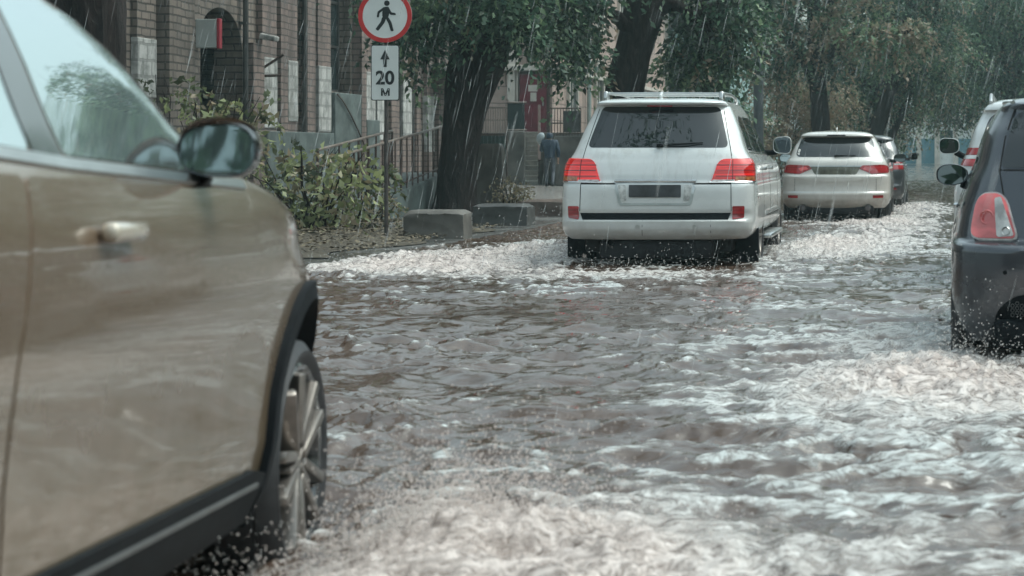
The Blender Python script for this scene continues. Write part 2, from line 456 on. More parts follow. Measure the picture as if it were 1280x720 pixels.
# side window of the bronze car: made metallic so its sky reflection comes out brighter
m, nt, b = mat('reflective_glass'); MT['side_glass'] = m
b.inputs['Base Color'].default_value = (.60, .69, .70, 1); b.inputs['Metallic'].default_value = .9; b.inputs['Roughness'].default_value = .02
CARS = 'cars driving through the flooded street'
def bez(p0, p1, p2, k=8): return [tuple(Vector(p0)*(1-t)**2+Vector(p1)*2*t*(1-t)+Vector(p2)*t*t) for t in [i/k for i in range(k+1)]]
def mirx(poly): return [(-a, b) for a, b in poly][::-1]
def simple_part(name, bm, m, root, smooth=35): return obj(name, bm, m, root, smooth)
def wiper(root, B, a, b, x2, z2):
    bm = bmesh.new(); p = B.rear(a, b)+Vector((0, -.03, 0)); q = B.rear(x2, z2)+Vector((0, -.022, 0)); mid = B.rear((a+x2)/2, (b+z2)/2)+Vector((0, -.035, 0))
    tube(bm, [p, mid, q], [.013, .011, .006], 6); box(bm, p+Vector((0, .01, 0)), (.05, .05, .04), None, .012)
    obj('wiper', bm, MT['black'], root)

# ================================================================== white off-roader with roof rails
def make_suv():
    root = empty('suv', (-2.82, 18.4, 0), R(.9))
    tag(root, 'white SUV with silver roof rails and lit red tail lights, wading in mid street', 'car', CARS)
    B = Body([  # z, w, r, f, ar, nr, af, nf
        (.40, .90, .10, 4.80, .34, 3.2, .6, 2.6), (.45, .955, .05, 4.88, .36, 3.2, .6, 2.6), (.52, .98, .02, 4.95, .38, 3.3, .6, 2.6), (.585, .985, .02, 4.98, .38, 3.3, .6, 2.6),
        (.60, .985, .05, 4.98, .36, 3.4, .6, 2.6), (.66, .985, .07, 4.98, .36, 3.4, .6, 2.6), (.68, .985, .055, 4.98, .36, 3.4, .6, 2.6), (.80, .985, .065, 4.97, .36, 3.4, .6, 2.6), (.955, .98, .085, 4.93, .36, 3.4, .6, 2.6),
        (.975, .975, .11, 4.92, .36, 3.4, .6, 2.6), (1.06, .97, .13, 4.75, .36, 3.4, .6, 2.6), (1.16, .955, .16, 4.2, .36, 3.3, .5, 2.6), (1.21, .925, .18, 3.75, .34, 3.2, .5, 2.6), (1.27, .885, .205, 3.58, .33, 3.2, .5, 2.6),
        (1.32, .862, .235, 3.48, .32, 3.2, .5, 2.6), (1.50, .80, .35, 3.2, .31, 3.2, .5, 2.6), (1.70, .715, .475, 2.88, .30, 3.2, .5, 2.6), (1.752, .69, .50, 2.8, .3, 3.2, .5, 2.6), (1.765, .68, .41, 2.78, .3, 3.2, .5, 2.6), (1.79, .665, .40, 2.72, .28, 3.2, .5, 2.6),
        (1.815, .62, .46, 2.6, .28, 3, .5, 2.6), (1.83, .55, .56, 2.4, .26, 2.8, .5, 2.6)], (.02, .8, .06, 3.6), 5.0, .022)
    bm = B.mesh(); body = obj('body', bm, MT['white'], root, 40)
    body.data.materials.append(MT['liner'])
    cut_arches(body, [(1.22, .40, .985), (4.07, .40, .985)], .48, MT['liner'])
    # tailgate glass
    patch('rear_window', round_poly([(-.715, 1.325), (.715, 1.325), (.60, 1.745), (-.60, 1.745)], [.06, .06, .05, .05]), B.rear, MT['glass'], root, .003, .02, .06)
    wiper(root, B, .02, 1.345, .46, 1.375)
    # shut lines of the two piece tailgate
    strip('panel_gap', [(-.76, .685), (-.755, .955), (-.755, .97), (-.755, 1.2), (-.735, 1.31), (-.64, 1.72)], B.rear, MT['gap'], root, .007)
    strip('panel_gap', [(.76, .685), (.755, .955), (.755, .97), (.755, 1.2), (.735, 1.31), (.64, 1.72)], B.rear, MT['gap'], root, .007)
    strip('panel_gap', [(-.755, .963), (.755, .963)], B.rear, MT['gap'], root, .012)
    # lower black strip over the bumper
    patch('bumper_strip', [(-.73, .60), (.73, .60), (.755, .668), (-.755, .668)], B.rear, MT['black'], root, .004, .02, .06)
    strip('panel_gap', [(-.12, .59), (-.125, .44)], B.rear, MT['gap'], root, .004); strip('panel_gap', [(.56, .59), (.56, .43)], B.rear, MT['gap'], root, .004)
    for x in (-.17, .40):
        bm = bmesh.new(); p = B.rear(x, .535); lathe(bm, [(p.y-.004, .0005), (p.y-.004, .02), (p.y+.01, .022)], 16, 'Y', (p.x, 0, p.z)); obj('parking_sensor', bm, MT['satin'], root)
    for sd in (-1, 1):
        W = lambda a, b, sd=sd: B.wrap(sd*a, b)
        lit = round_poly([(.555, .975), (1.13, .985), (1.12, 1.215), (.63, 1.205)], [.02, .05, .09, .07])
        tl = patch('tail_light', lit, W, MT['red_lit'], root, .012, .03, .04)
        for zz in (1.035, 1.09, 1.145):
            strip('lens_rib', [(.60+.05*(zz-1), zz), (1.11, zz)], W, MT['red'], tl, .012, .0145, .004)
        strip('lens_joint', [(.772, .985), (.768, 1.20)], W, MT['gap'], tl, .006, .0145, .004)
        patch('turn_lens', [(.80, .985), (1.11, .992), (1.11, 1.03), (.80, 1.03)], W, MT['amber'], tl, .0155, .006, .04)
        patch('clear_lens', [(.56, .978), (.79, .98), (.79, .998), (.57, .998)], W, MT['clear'], tl, .0155, .006, .04)
        strip('chrome_strip', [(.54, .968), (1.14, .975)], W, MT['chrome'], tl, .014, .014, .01)
        patch('reflector', round_poly([(.775, .60), (.90, .615), (.905, .735), (.775, .735)], .015), W, MT['red'], root, .006, .02, .04)
    # plate recess, chrome bar, reversing lamps, plate
    fr = patch('plate_surround', round_poly([(-.36, .745), (.36, .745), (.42, 1.005), (-.42, 1.005)], .025), B.rear, MT['satin'], root, .006, .02, .06)
    patch('plate_recess', round_poly([(-.335, .765), (.335, .765), (.385, .955), (-.385, .955)], .02), B.rear, MT['white'], fr, .009, .02, .06)
    patch('number_plate', round_poly([(-.26, .825), (.26, .825), (.26, .945), (-.26, .945)], .01), B.rear, MT['plate'], fr, .02, .03, .08)
    bm = bmesh.new(); p0 = B.rear(0, .985)
    for k in range(1): box(bm, (0, B.rear(.2, .985).y-.012, .99), (.82, .045, .028), None, .01)
    obj('chrome_bar', bm, MT['chrome'], fr)
    for sd in (-1, 1):
        patch('reversing_lamp', round_poly([(sd*.285, .79), (sd*.34, .79), (sd*.368, .945), (sd*.295, .945)], .012), B.rear, MT['clear'], fr, .016, .02, .05)
    # side glass, doors
    for sd, S in ((1, B.right), (-1, B.left)):
        patch('side_window', round_poly([(.78, 1.30), (1.42, 1.285), (1.42, 1.655), (1.10, 1.66), (.88, 1.60)], [.05, .02, .03, .06, .08]), S, MT['glass'], root, .003, .012, .07)
        patch('side_window', round_poly([(1.50, 1.283), (2.36, 1.275), (2.33, 1.66), (1.50, 1.655)], .03), S, MT['glass'], root, .003, .012, .07)
        patch('side_window', round_poly([(2.44, 1.272), (3.42, 1.27), (2.80, 1.64), (2.41, 1.66)], .03), S, MT['glass'], root, .003, .012, .07)
        strip('chrome_strip', [(.76, 1.275), (1.5, 1.262), (3.5, 1.25)], S, MT['chrome'], root, .016, .006, .006)
        for yy in (1.46, 2.40):
            strip('panel_gap', [(yy, 1.25), (yy+.02, .9), (yy, .45)], S, MT['gap'], root, .006)
        strip('panel_gap', [(3.5, 1.22), (3.52, .8), (3.5, .45)], S, MT['gap'], root, .006)
        for yy in (1.66, 2.58):
            p = S(yy, 1.10); bm = bmesh.new(); box(bm, p+Vector((sd*.018, 0, 0)), (.03, .22, .035), None, .012); obj('door_handle', bm, MT['satin'], root)
        strip('side_moulding', [(1.75, .62), (3.5, .62)], S, MT['white'], root, .05, .014, .01)
        strip('chrome_strip', [(1.75, .60), (3.5, .60)], S, MT['chrome'], root, .012, .018, .01)
        bm = bmesh.new(); box(bm, (sd*.95, 2.65, .36), (.2, 1.75, .05), None, .02); obj('running_board', bm, MT['satin'], root)
        mirror_arm(root, (sd*1.075, 3.02, 1.36), .215, .215, .13, MT['white'], MT['mirror'], sd, (sd*.87, 3.12, 1.27), MT['black'], 3.6)
        for yy in (1.22, 4.07): wheel(root, sd*.84, yy, .39, .39, .27, .245, sd, 'six', MT)
        bm = bmesh.new(); box(bm, (sd*.84, .70, .29), (.30, .02, .40), None, .006); obj('mud_flap', bm, MT['black'], root)
        # roof rail
        bm = bmesh.new()
        x = .60; tube(bm, [(sd*x, .72, 1.80), (sd*x, .80, 1.875), (sd*x, .95, 1.895), (sd*(x-.005), 1.8, 1.905), (sd*(x-.02), 2.5, 1.885), (sd*(x-.03), 2.68, 1.80)], .017, 10)
        box(bm, (sd*x, .79, 1.845), (.05, .16, .09), Euler((R(-25), 0, 0)).to_matrix(), .02); box(bm, (sd*(x-.02), 2.6, 1.82), (.045, .14, .07), Euler((R(25), 0, 0)).to_matrix(), .02)
        obj('roof_rail', bm, MT['satin'], root)
    bm = bmesh.new(); tube(bm, [(-.585, 1.0, 1.893), (0, 1.0, 1.897), (.585, 1.0, 1.893)], .014, 8); tube(bm, [(-.585, 1.95, 1.90), (0, 1.95, 1.904), (.585, 1.95, 1.90)], .014, 8); obj('cross_bar', bm, MT['satin'], root)
    bm = bmesh.new(); box(bm, (-.03, .78, 1.865), (.03, .12, .06), Euler((R(20), 0, 0)).to_matrix(), .012); obj('antenna', bm, MT['white'], root)
    bm = bmesh.new(); box(bm, (0, B.rear(0, 1.745).y-.06, 1.752), (.26, .02, .016), None, .005); obj('brake_light', bm, MT['red'], root)
    # underside
    bm = bmesh.new(); box(bm, (0, 2.5, .34), (1.5, 4.3, .16), None, .03); box(bm, (0, .33, .30), (1.15, .35, .20), None, .05)
    obj('underbody', bm, MT['liner'], root)
    bm = bmesh.new(); tube(bm, [(-.46, .9, .36), (-.46, .3, .375), (-.46, .10, .365)], .038, 14, False); tube(bm, [(-.46, .10, .365), (-.46, .3, .375)], .032, 14, False); obj('exhaust_pipe', bm, MT['steel_dark'], root)
    front_end(root, B, 4.98, .75, MT)
    return root
def front_end(root, B, L, zl, M, w=.62):
    for sd in (-1, 1):
        patch('headlight', round_poly([(sd*.42, zl), (sd*.72, zl+.02), (sd*.74, zl+.14), (sd*.46, zl+.12)], .03), B.front, M['clear'], root, .006, .02, .06)
    patch('grille', round_poly([(-.36, zl-.06), (.36, zl-.06), (.40, zl+.12), (-.40, zl+.12)], .04), B.front, M['black'], root, .006, .02, .06)
    zs = 1.0
    zt = B.z1-.10; za = B.z1-.42
    patch('windscreen', round_poly([(-.66, za), (.66, za), (.52, zt), (-.52, zt)], .05), B.front, M['glass'], root, .004, .02, .06)
suv = make_suv()

# ================================================================== pearl white crossover ahead
def make_crossover():
    root = empty('crossover', (-1.70, 31.0, 0), R(.3))
    tag(root, 'cream white crossover with dark red unlit tail lights, ahead of the SUV', 'car', CARS)
    B = Body([(.33, .84, .10, 4.35, .5, 2.8, .7, 2.4), (.40, .90, .04, 4.45, .5, 2.8, .7, 2.4), (.50, .925, .0, 4.55, .5, 2.9, .7, 2.4), (.585, .93, .0, 4.58, .5, 2.9, .7, 2.4), (.60, .93, .03, 4.58, .5, 2.9, .7, 2.4),
        (.74, .93, .06, 4.55, .5, 2.9, .7, 2.4), (.86, .925, .06, 4.48, .5, 2.9, .7, 2.4), (.90, .92, .10, 4.40, .5, 2.9, .7, 2.4), (1.0, .90, .13, 4.1, .5, 2.9, .7, 2.4), (1.09, .87, .15, 3.6, .48, 2.9, .7, 2.4), (1.13, .85, .17, 3.4, .46, 2.9, .7, 2.4),
        (1.18, .815, .22, 3.25, .44, 2.9, .6, 2.4), (1.35, .745, .36, 2.95, .42, 2.9, .6, 2.4), (1.50, .66, .52, 2.6, .4, 2.9, .6, 2.4), (1.54, .64, .56, 2.5, .4, 2.9, .6, 2.4), (1.55, .635, .44, 2.48, .38, 2.9, .6, 2.4), (1.585, .60, .45, 2.4, .36, 2.8, .6, 2.4), (1.62, .52, .58, 2.2, .34, 2.6, .6, 2.4)], (.03, .9, .07, 3.2), 4.6, .035)
    body = obj('body', B.mesh(), MT['pearl'], root, 40); body.data.materials.append(MT['liner'])
    cut_arches(body, [(.98, .36, .93), (3.63, .36, .93)], .42, MT['liner'])
    patch('rear_window', round_poly([(-.70, 1.195), (.70, 1.195), (.60, 1.53), (-.60, 1.53)], [.1, .1, .08, .08]), B.rear, MT['glass'], root, .003, .02, .06)
    wiper(root, B, .0, 1.215, .34, 1.225)
    patch('brake_light', [(-.16, 1.556), (.16, 1.556), (.15, 1.573), (-.15, 1.573)], B.rear, MT['black'], root, .004, .01, .06)
    patch('plate_recess', round_poly([(-.35, .90), (.35, .90), (.43, 1.035), (-.43, 1.035)], .03), B.rear, MT['plate_olive'], root, .003, .02, .06)
    bm = bmesh.new(); box(bm, (0, B.rear(0, .95).y-.012, .955), (.52, .012, .11), None, .004); obj('number_plate', bm, MT['plate_olive'], root)
    strip('chrome_strip', [(-.44, 1.04), (.44, 1.04)], B.rear, MT['satin'], root, .018, .006, .006)
    strip('crease', [(-.82, .86), (-.3, .80), (0, .785), (.3, .80), (.82, .86)], B.rear, MT['pearl'], root, .03, .008, .01)
    for sd in (-1, 1):
        W = lambda a, b, sd=sd: B.wrap(sd*a, b)
        tl = patch('tail_light', round_poly([(.40, .995), (.62, .905), (1.02, .93), (1.06, 1.03), (.84, 1.065), (.45, 1.05)], [.02, .03, .04, .05, .04, .02]), W, MT['red'], root, .008, .02, .04)
        patch('clear_lens', round_poly([(.46, .985), (.60, .955), (.64, 1.0), (.50, 1.035)], .015), W, MT['red_pale'], tl, .0115, .006, .04)
        strip('panel_gap', [(.70, .90), (.70, .62)], W, MT['gap'], root, .006)
        patch('reflector', round_poly([(.64, .50), (.84, .505), (.84, .55), (.64, .55)], .01), W, MT['red'], root, .005, .02, .05)
        bm = bmesh.new(); tube(bm, [(sd*.55, .06, .34), (sd*.55, .4, .34)], .06, 16, False); tube(bm, [(sd*.55, .062, .34), (sd*.55, .4, .34)], .05, 16); obj('exhaust_pipe', bm, MT['steel_dark'], root)
    strip('bumper_lip', [(-.80, .60), (.80, .60)], B.rear, MT['satin'], root, .012, .004, .006)
    for sd, S in ((1, B.right), (-1, B.left)):
        patch('side_window', round_poly([(.75, 1.23), (1.95, 1.18), (1.95, 1.50), (1.2, 1.48)], .03), S, MT['glass'], root, .003, .012, .07)
        patch('side_window', round_poly([(2.02, 1.178), (3.05, 1.17), (2.45, 1.46), (2.02, 1.50)], .03), S, MT['glass'], root, .003, .012, .07)
        for yy in (1.15, 2.0, 3.1): strip('panel_gap', [(yy, 1.16), (yy, .42)], S, MT['gap'], root, .006)
        for yy in (1.3, 2.2):
            p = S(yy, 1.0); bm = bmesh.new(); box(bm, p+Vector((sd*.015, 0, 0)), (.03, .18, .03), None, .01); obj('door_handle', bm, MT['pearl'], root)
        mirror_arm(root, (sd*1.05, 2.85, 1.17), .23, .16, .12, MT['black'], MT['mirror'], sd, (sd*.84, 2.92, 1.13), MT['black'], 2.8)
        for yy in (.98, 3.63): wheel(root, sd*.80, yy, .355, .355, .24, .23, sd, 'six', MT)
    bm = bmesh.new(); box(bm, (0, 2.3, .28), (1.4, 4.0, .16), None, .03); box(bm, (0, .22, .30), (1.3, .25, .14), None, .04); obj('underbody', bm, MT['liner'], root)
    bm = bmesh.new(); box(bm, (0, .66, 1.665), (.02, .10, .05), Euler((R(25), 0, 0)).to_matrix(), .008); obj('antenna', bm, MT['pearl'], root)
    front_end(root, B, 4.6, .68, MT)
    return root
make_crossover()

# ================================================================== dark hatchback mostly hidden in front of the crossover
def make_wagon(name, label, loc, rz, pm, h=1.64, w=.90, L=4.4, lamp='red', wl=.69, mirror_mat=None, side_glass='glass', rails=False, high=False):
    root = empty(name, loc, rz); tag(root, label, 'car', CARS); k = h/1.64
    Z = lambda z: z*k
    B = Body([(Z(.30), w-.06, .08, L-.25, .4, 3, .7, 2.4), (Z(.42), w-.01, .02, L-.1, .4, 3, .7, 2.4), (Z(.55), w, .0, L-.02, .4, 3, .7, 2.4), (Z(.62), w, .03, L-.02, .4, 3, .7, 2.4), (Z(.85), w, .06, L-.1, .4, 3, .7, 2.4), (Z(.95), w-.02, .09, L-.4, .4, 3, .7, 2.4),
        (Z(1.05), w-.05, .12, L-.95, .4, 3, .7, 2.4), (Z(1.10), w-.075, .15, L-1.1, .4, 3, .6, 2.4), (Z(1.14), w-.10, .18, L-1.2, .38, 3, .6, 2.4), (Z(1.35), w-.175, .32, L-1.5, .36, 3, .6, 2.4), (Z(1.50), w-.25, .44, L-1.8, .34, 3, .6, 2.4), (Z(1.52), w-.26, .38, L-1.85, .34, 3, .6, 2.4), (Z(1.57), w-.31, .40, L-1.95, .32, 2.8, .6, 2.4), (Z(1.605), w-.40, .55, L-2.2, .3, 2.6, .6, 2.4)], (.03, .9, .06, 3.1), L, .035)
    body = obj('body', B.mesh(), pm, root, 40); body.data.materials.append(MT['liner'])
    cut_arches(body, [(.9, .34, w), (L-.9, .34, w)], .40, MT['liner'])
    patch('rear_window', round_poly([(-wl, Z(1.16)), (wl, Z(1.16)), (wl-.12, Z(1.49)), (.12-wl, Z(1.49))], .09), B.rear, MT['glass'], root, .003, .02, .06)
    wiper(root, B, .0, Z(1.18), .34, Z(1.2))
    bm = bmesh.new(); box(bm, (0, B.rear(0, Z(.8)).y-.012, Z(.8)), (.52, .012, .11), None, .004); obj('number_plate', bm, MT['plate'], root)
    for sd in (-1, 1):
        W = lambda a, b, sd=sd: B.wrap(sd*a, b)
        zl, zh = (Z(.90), Z(1.12)) if not high else (Z(1.06), Z(1.21))
        tl = patch('tail_light', round_poly([(.64, zl), (1.0, zl+.01), (1.0, zh), (.66, zh)], .03), W, MT[lamp], root, .008, .02, .04)
        strip('lens_rib', [(.66, (zl+zh)/2), (.98, (zl+zh)/2)], W, MT['clear'], tl, .03, .0105, .004)
        patch('reflector', [(.55, .50), (.72, .50), (.72, .54), (.55, .54)], W, MT['red'], root, .005, .02, .05)
    for sd, S in ((1, B.right), (-1, B.left)):
        patch('side_window', round_poly([(.65, Z(1.19)), (1.85, Z(1.15)), (1.85, Z(1.48)), (1.0, Z(1.47))], .03), S, MT[side_glass], root, .003, .012, .07)
        patch('side_window', round_poly([(1.92, Z(1.15)), (L-1.45, Z(1.14)), (L-2.0, Z(1.44)), (1.92, Z(1.48))], .03), S, MT[side_glass], root, .003, .012, .07)
        for yy in (1.1, 1.88, L-1.4): strip('panel_gap', [(yy, Z(1.12)), (yy, .42)], S, MT['gap'], root, .006)
        for yy in (1.25, 2.1):
            p = S(yy, Z(.98)); bm = bmesh.new(); box(bm, p+Vector((sd*.018, 0, 0)), (.035, .2, .035), None, .012); obj('door_handle', bm, MT['chrome'], root)
        mirror_arm(root, (sd*(w+.12), L-1.6, Z(1.17)+(.07 if high else 0)), .21, .175, .12, mirror_mat or pm, MT['mirror'], sd, (sd*(w-.08), L-1.5, Z(1.12)), MT['black'], 3.2)
        for yy in (.9, L-.9): wheel(root, sd*(w-.12), yy, .34, .34, .23, .22, sd, 'six', MT)
        if rails:
            bm = bmesh.new(); x = w-.33; tube(bm, [(sd*x, .6, Z(1.58)), (sd*x, .75, Z(1.645)), (sd*x, 1.6, Z(1.66)), (sd*(x-.02), 2.3, Z(1.64)), (sd*(x-.03), 2.45, Z(1.58))], .018, 8); obj('roof_rail', bm, MT['satin'], root)
    bm = bmesh.new(); box(bm, (0, L/2, .27), (1.4, L-.5, .16), None, .03); obj('underbody', bm, MT['liner'], root)
    front_end(root, B, L, .66, MT)
    return root
make_wagon('hatchback', 'dark grey hatchback mostly hidden in front of the cream crossover', (-1.53, 38.0, 0), R(-.4), MT['navy'], 1.66, .88, 4.3, 'red', .68)
make_wagon('wagon', 'white wagon with a white door mirror, half hidden beyond the grey city car', (1.06, 15.6, 0), R(-2.4), MT['white'], 1.78, .93, 4.5, 'red', .72, None, 'glass', True, True)

# ================================================================== small graphite city car on the right
def make_city_car():
    root = empty('city_car', (.93, 10.0, 0), R(-.6))
    tag(root, 'small graphite grey city car with rounded red tail light at the right picture edge', 'car', CARS)
    B = Body([(.22, .80, .16, 3.3, .5, 2.8, .6, 2.3), (.34, .83, .07, 3.45, .5, 2.8, .6, 2.3), (.52, .85, .02, 3.55, .5, 2.7, .6, 2.3), (.66, .85, .0, 3.57, .5, 2.7, .6, 2.3), (.735, .85, .0, 3.56, .5, 2.7, .6, 2.3), (.765, .845, .03, 3.55, .5, 2.7, .6, 2.3), (.79, .83, .11, 3.54, .48, 2.6, .6, 2.3),
        (.86, .815, .13, 3.5, .48, 2.6, .6, 2.3), (.95, .80, .155, 3.4, .48, 2.6, .6, 2.3), (1.05, .765, .19, 3.05, .47, 2.6, .6, 2.3), (1.12, .74, .215, 2.75, .46, 2.6, .6, 2.3), (1.20, .70, .25, 2.6, .44, 2.6, .55, 2.3), (1.38, .65, .36, 2.3, .42, 2.6, .55, 2.3), (1.52, .575, .47, 2.0, .4, 2.6, .5, 2.3), (1.555, .545, .44, 1.95, .38, 2.5, .5, 2.3), (1.59, .48, .52, 1.8, .36, 2.4, .5, 2.3)], (.02, .8, .08, 2.5), 3.57, .03)
    body = obj('body', B.mesh(), MT['graphite'], root, 40); body.data.materials.append(MT['liner'])
    cut_arches(body, [(.72, .32, .85), (3.0, .32, .85)], .37, MT['liner'])
    patch('rear_window', round_poly([(-.575, 1.19), (.575, 1.19), (.47, 1.52), (-.47, 1.52)], [.05, .05, .08, .08]), B.rear, MT['glass'], root, .003, .02, .05)
    strip('panel_gap', [(-.545, .80), (-.55, 1.0), (-.575, 1.175), (-.54, 1.36), (-.48, 1.53)], B.rear, MT['gap'], root, .008)
    strip('panel_gap', [(.545, .80), (.55, 1.0), (.575, 1.175), (.54, 1.36), (.48, 1.53)], B.rear, MT['gap'], root, .008)
    strip('panel_gap', [(-.58, 1.178), (.58, 1.178)], B.rear, MT['gap'], root, .010)
    for sd in (-1, 1):
        W = lambda a, b, sd=sd: B.wrap(sd*a, b)
        pol = round_poly([(.485, .795), (.785, .795), (.735, 1.04), (.56, 1.045)], [.05, .08, .085, .07], 9)
        ch = patch('lamp_bezel', [( .64+(a-.64)*1.08, .92+(b-.92)*1.08) for a, b in pol], W, MT['clear'], root, .010, .03, .03)
        tl = patch('tail_light', pol, W, MT['red_pale'], ch, .018, .02, .03)
        patch('reversing_lamp', round_poly([(.50, .81), (.60, .80), (.615, 1.015), (.575, 1.025)], [.02, .02, .012, .012], 5), W, MT['clear'], tl, .022, .006, .03)
        for cx, cz, rr in ((.545, .84, .026), (.665, .915, .042)):
            bm = bmesh.new(); p = W(cx, cz); n = (p-Vector((0, 1.6, p.z))).normalized(); n = Vector((sd*.35, -.93, .1)).normalized()
            rg = lathe(bm, [(.0, rr*.98), (.006, rr), (.010, rr*.9), (.006, rr*.76), (.0, rr*.74)], 28, 'Z')
            bmesh.ops.transform(bm, matrix=Matrix.Translation(p+n*.019)@n.to_track_quat('Z', 'Y').to_matrix().to_4x4(), verts=bm.verts)
            obj('lamp_ring', bm, MT['satin'] if rr < .03 else MT['red_pale'], tl)
        # lower dark quarter insert with perforated lamp
        ins = patch('bumper_insert', round_poly([(.22, .20), (.62, .20), (.62, .40), (.50, .50), (.30, .50)], [.02, .02, .12, .12, .08]), W, MT['black'], root, .004, .03, .05)
        bm = bmesh.new()
        p = W(.45, .41)
        for i in range(7):
            for j in range(3):
                q = W(.36+i*.026, .385+j*.026+(i % 2)*.013); lathe(bm, [(q.y-.012, .0075), (q.y-.017, .008), (q.y-.017, .011), (q.y-.008, .0115)], 10, 'Y', (q.x, 0, q.z))
        obj('perforated_lamp', bm, MT['trim_grey'], ins)
        bm = bmesh.new(); p = W(.56, .62); lathe(bm, [(p.y-.003, .0005), (p.y-.003, .012), (p.y+.01, .014)], 14, 'Y', (p.x, 0, p.z)); obj('tow_cap', bm, MT['black'], root)
    bm = bmesh.new(); box(bm, (0, .10, .28), (1.25, .1, .16), None, .04); obj('lower_valance', bm, MT['black'], root)
    bm = bmesh.new(); box(bm, (0, B.rear(0, .98).y-.01, .97), (.52, .012, .11), None, .004); obj('number_plate', bm, MT['plate'], root)
    wiper(root, B, .0, 1.2, .3, 1.22)
    for sd, S in ((1, B.right), (-1, B.left)):
        patch('side_window', round_poly([(.62, 1.14), (1.25, 1.12), (1.25, 1.45), (.85, 1.44)], .05), S, MT['glass'], root, .003, .012, .07)
        patch('side_window', round_poly([(1.32, 1.12), (2.45, 1.11), (1.95, 1.42), (1.32, 1.45)], .04), S, MT['glass'], root, .003, .012, .07)
        for yy in (1.28, 2.5): strip('panel_gap', [(yy, 1.1), (yy, .36)], S, MT['gap'], root, .006)
        strip('shoulder_line', [(.5, .985), (3.0, .985)], S, MT['graphite'], root, .02, .004, .006)
        p = S(1.5, .95); bm = bmesh.new(); box(bm, p+Vector((sd*.02, 0, 0)), (.035, .17, .03), None, .012); obj('door_handle', bm, MT['chrome'], root)
        mirror_arm(root, (sd*.845, 2.2, 1.13), .215, .155, .12, MT['graphite'], MT['mirror'], sd, (sd*.68, 2.28, 1.03), MT['black'], 2.3)
        for yy in (.72, 3.0): wheel(root, sd*.75, yy, .31, .31, .20, .2, sd, 'six', MT)
        bm = bmesh.new(); tube(bm, [(sd*.49, .62, 1.565), (sd*.53, 1.1, 1.575), (sd*.50, 1.8, 1.55)], .012, 8); obj('roof_trim', bm, MT['satin'], root)
    bm = bmesh.new(); box(bm, (0, 1.8, .25), (1.3, 3.0, .14), None, .03); obj('underbody', bm, MT['liner'], root)
    front_end(root, B, 3.57, .62, MT)
    return root
make_city_car()

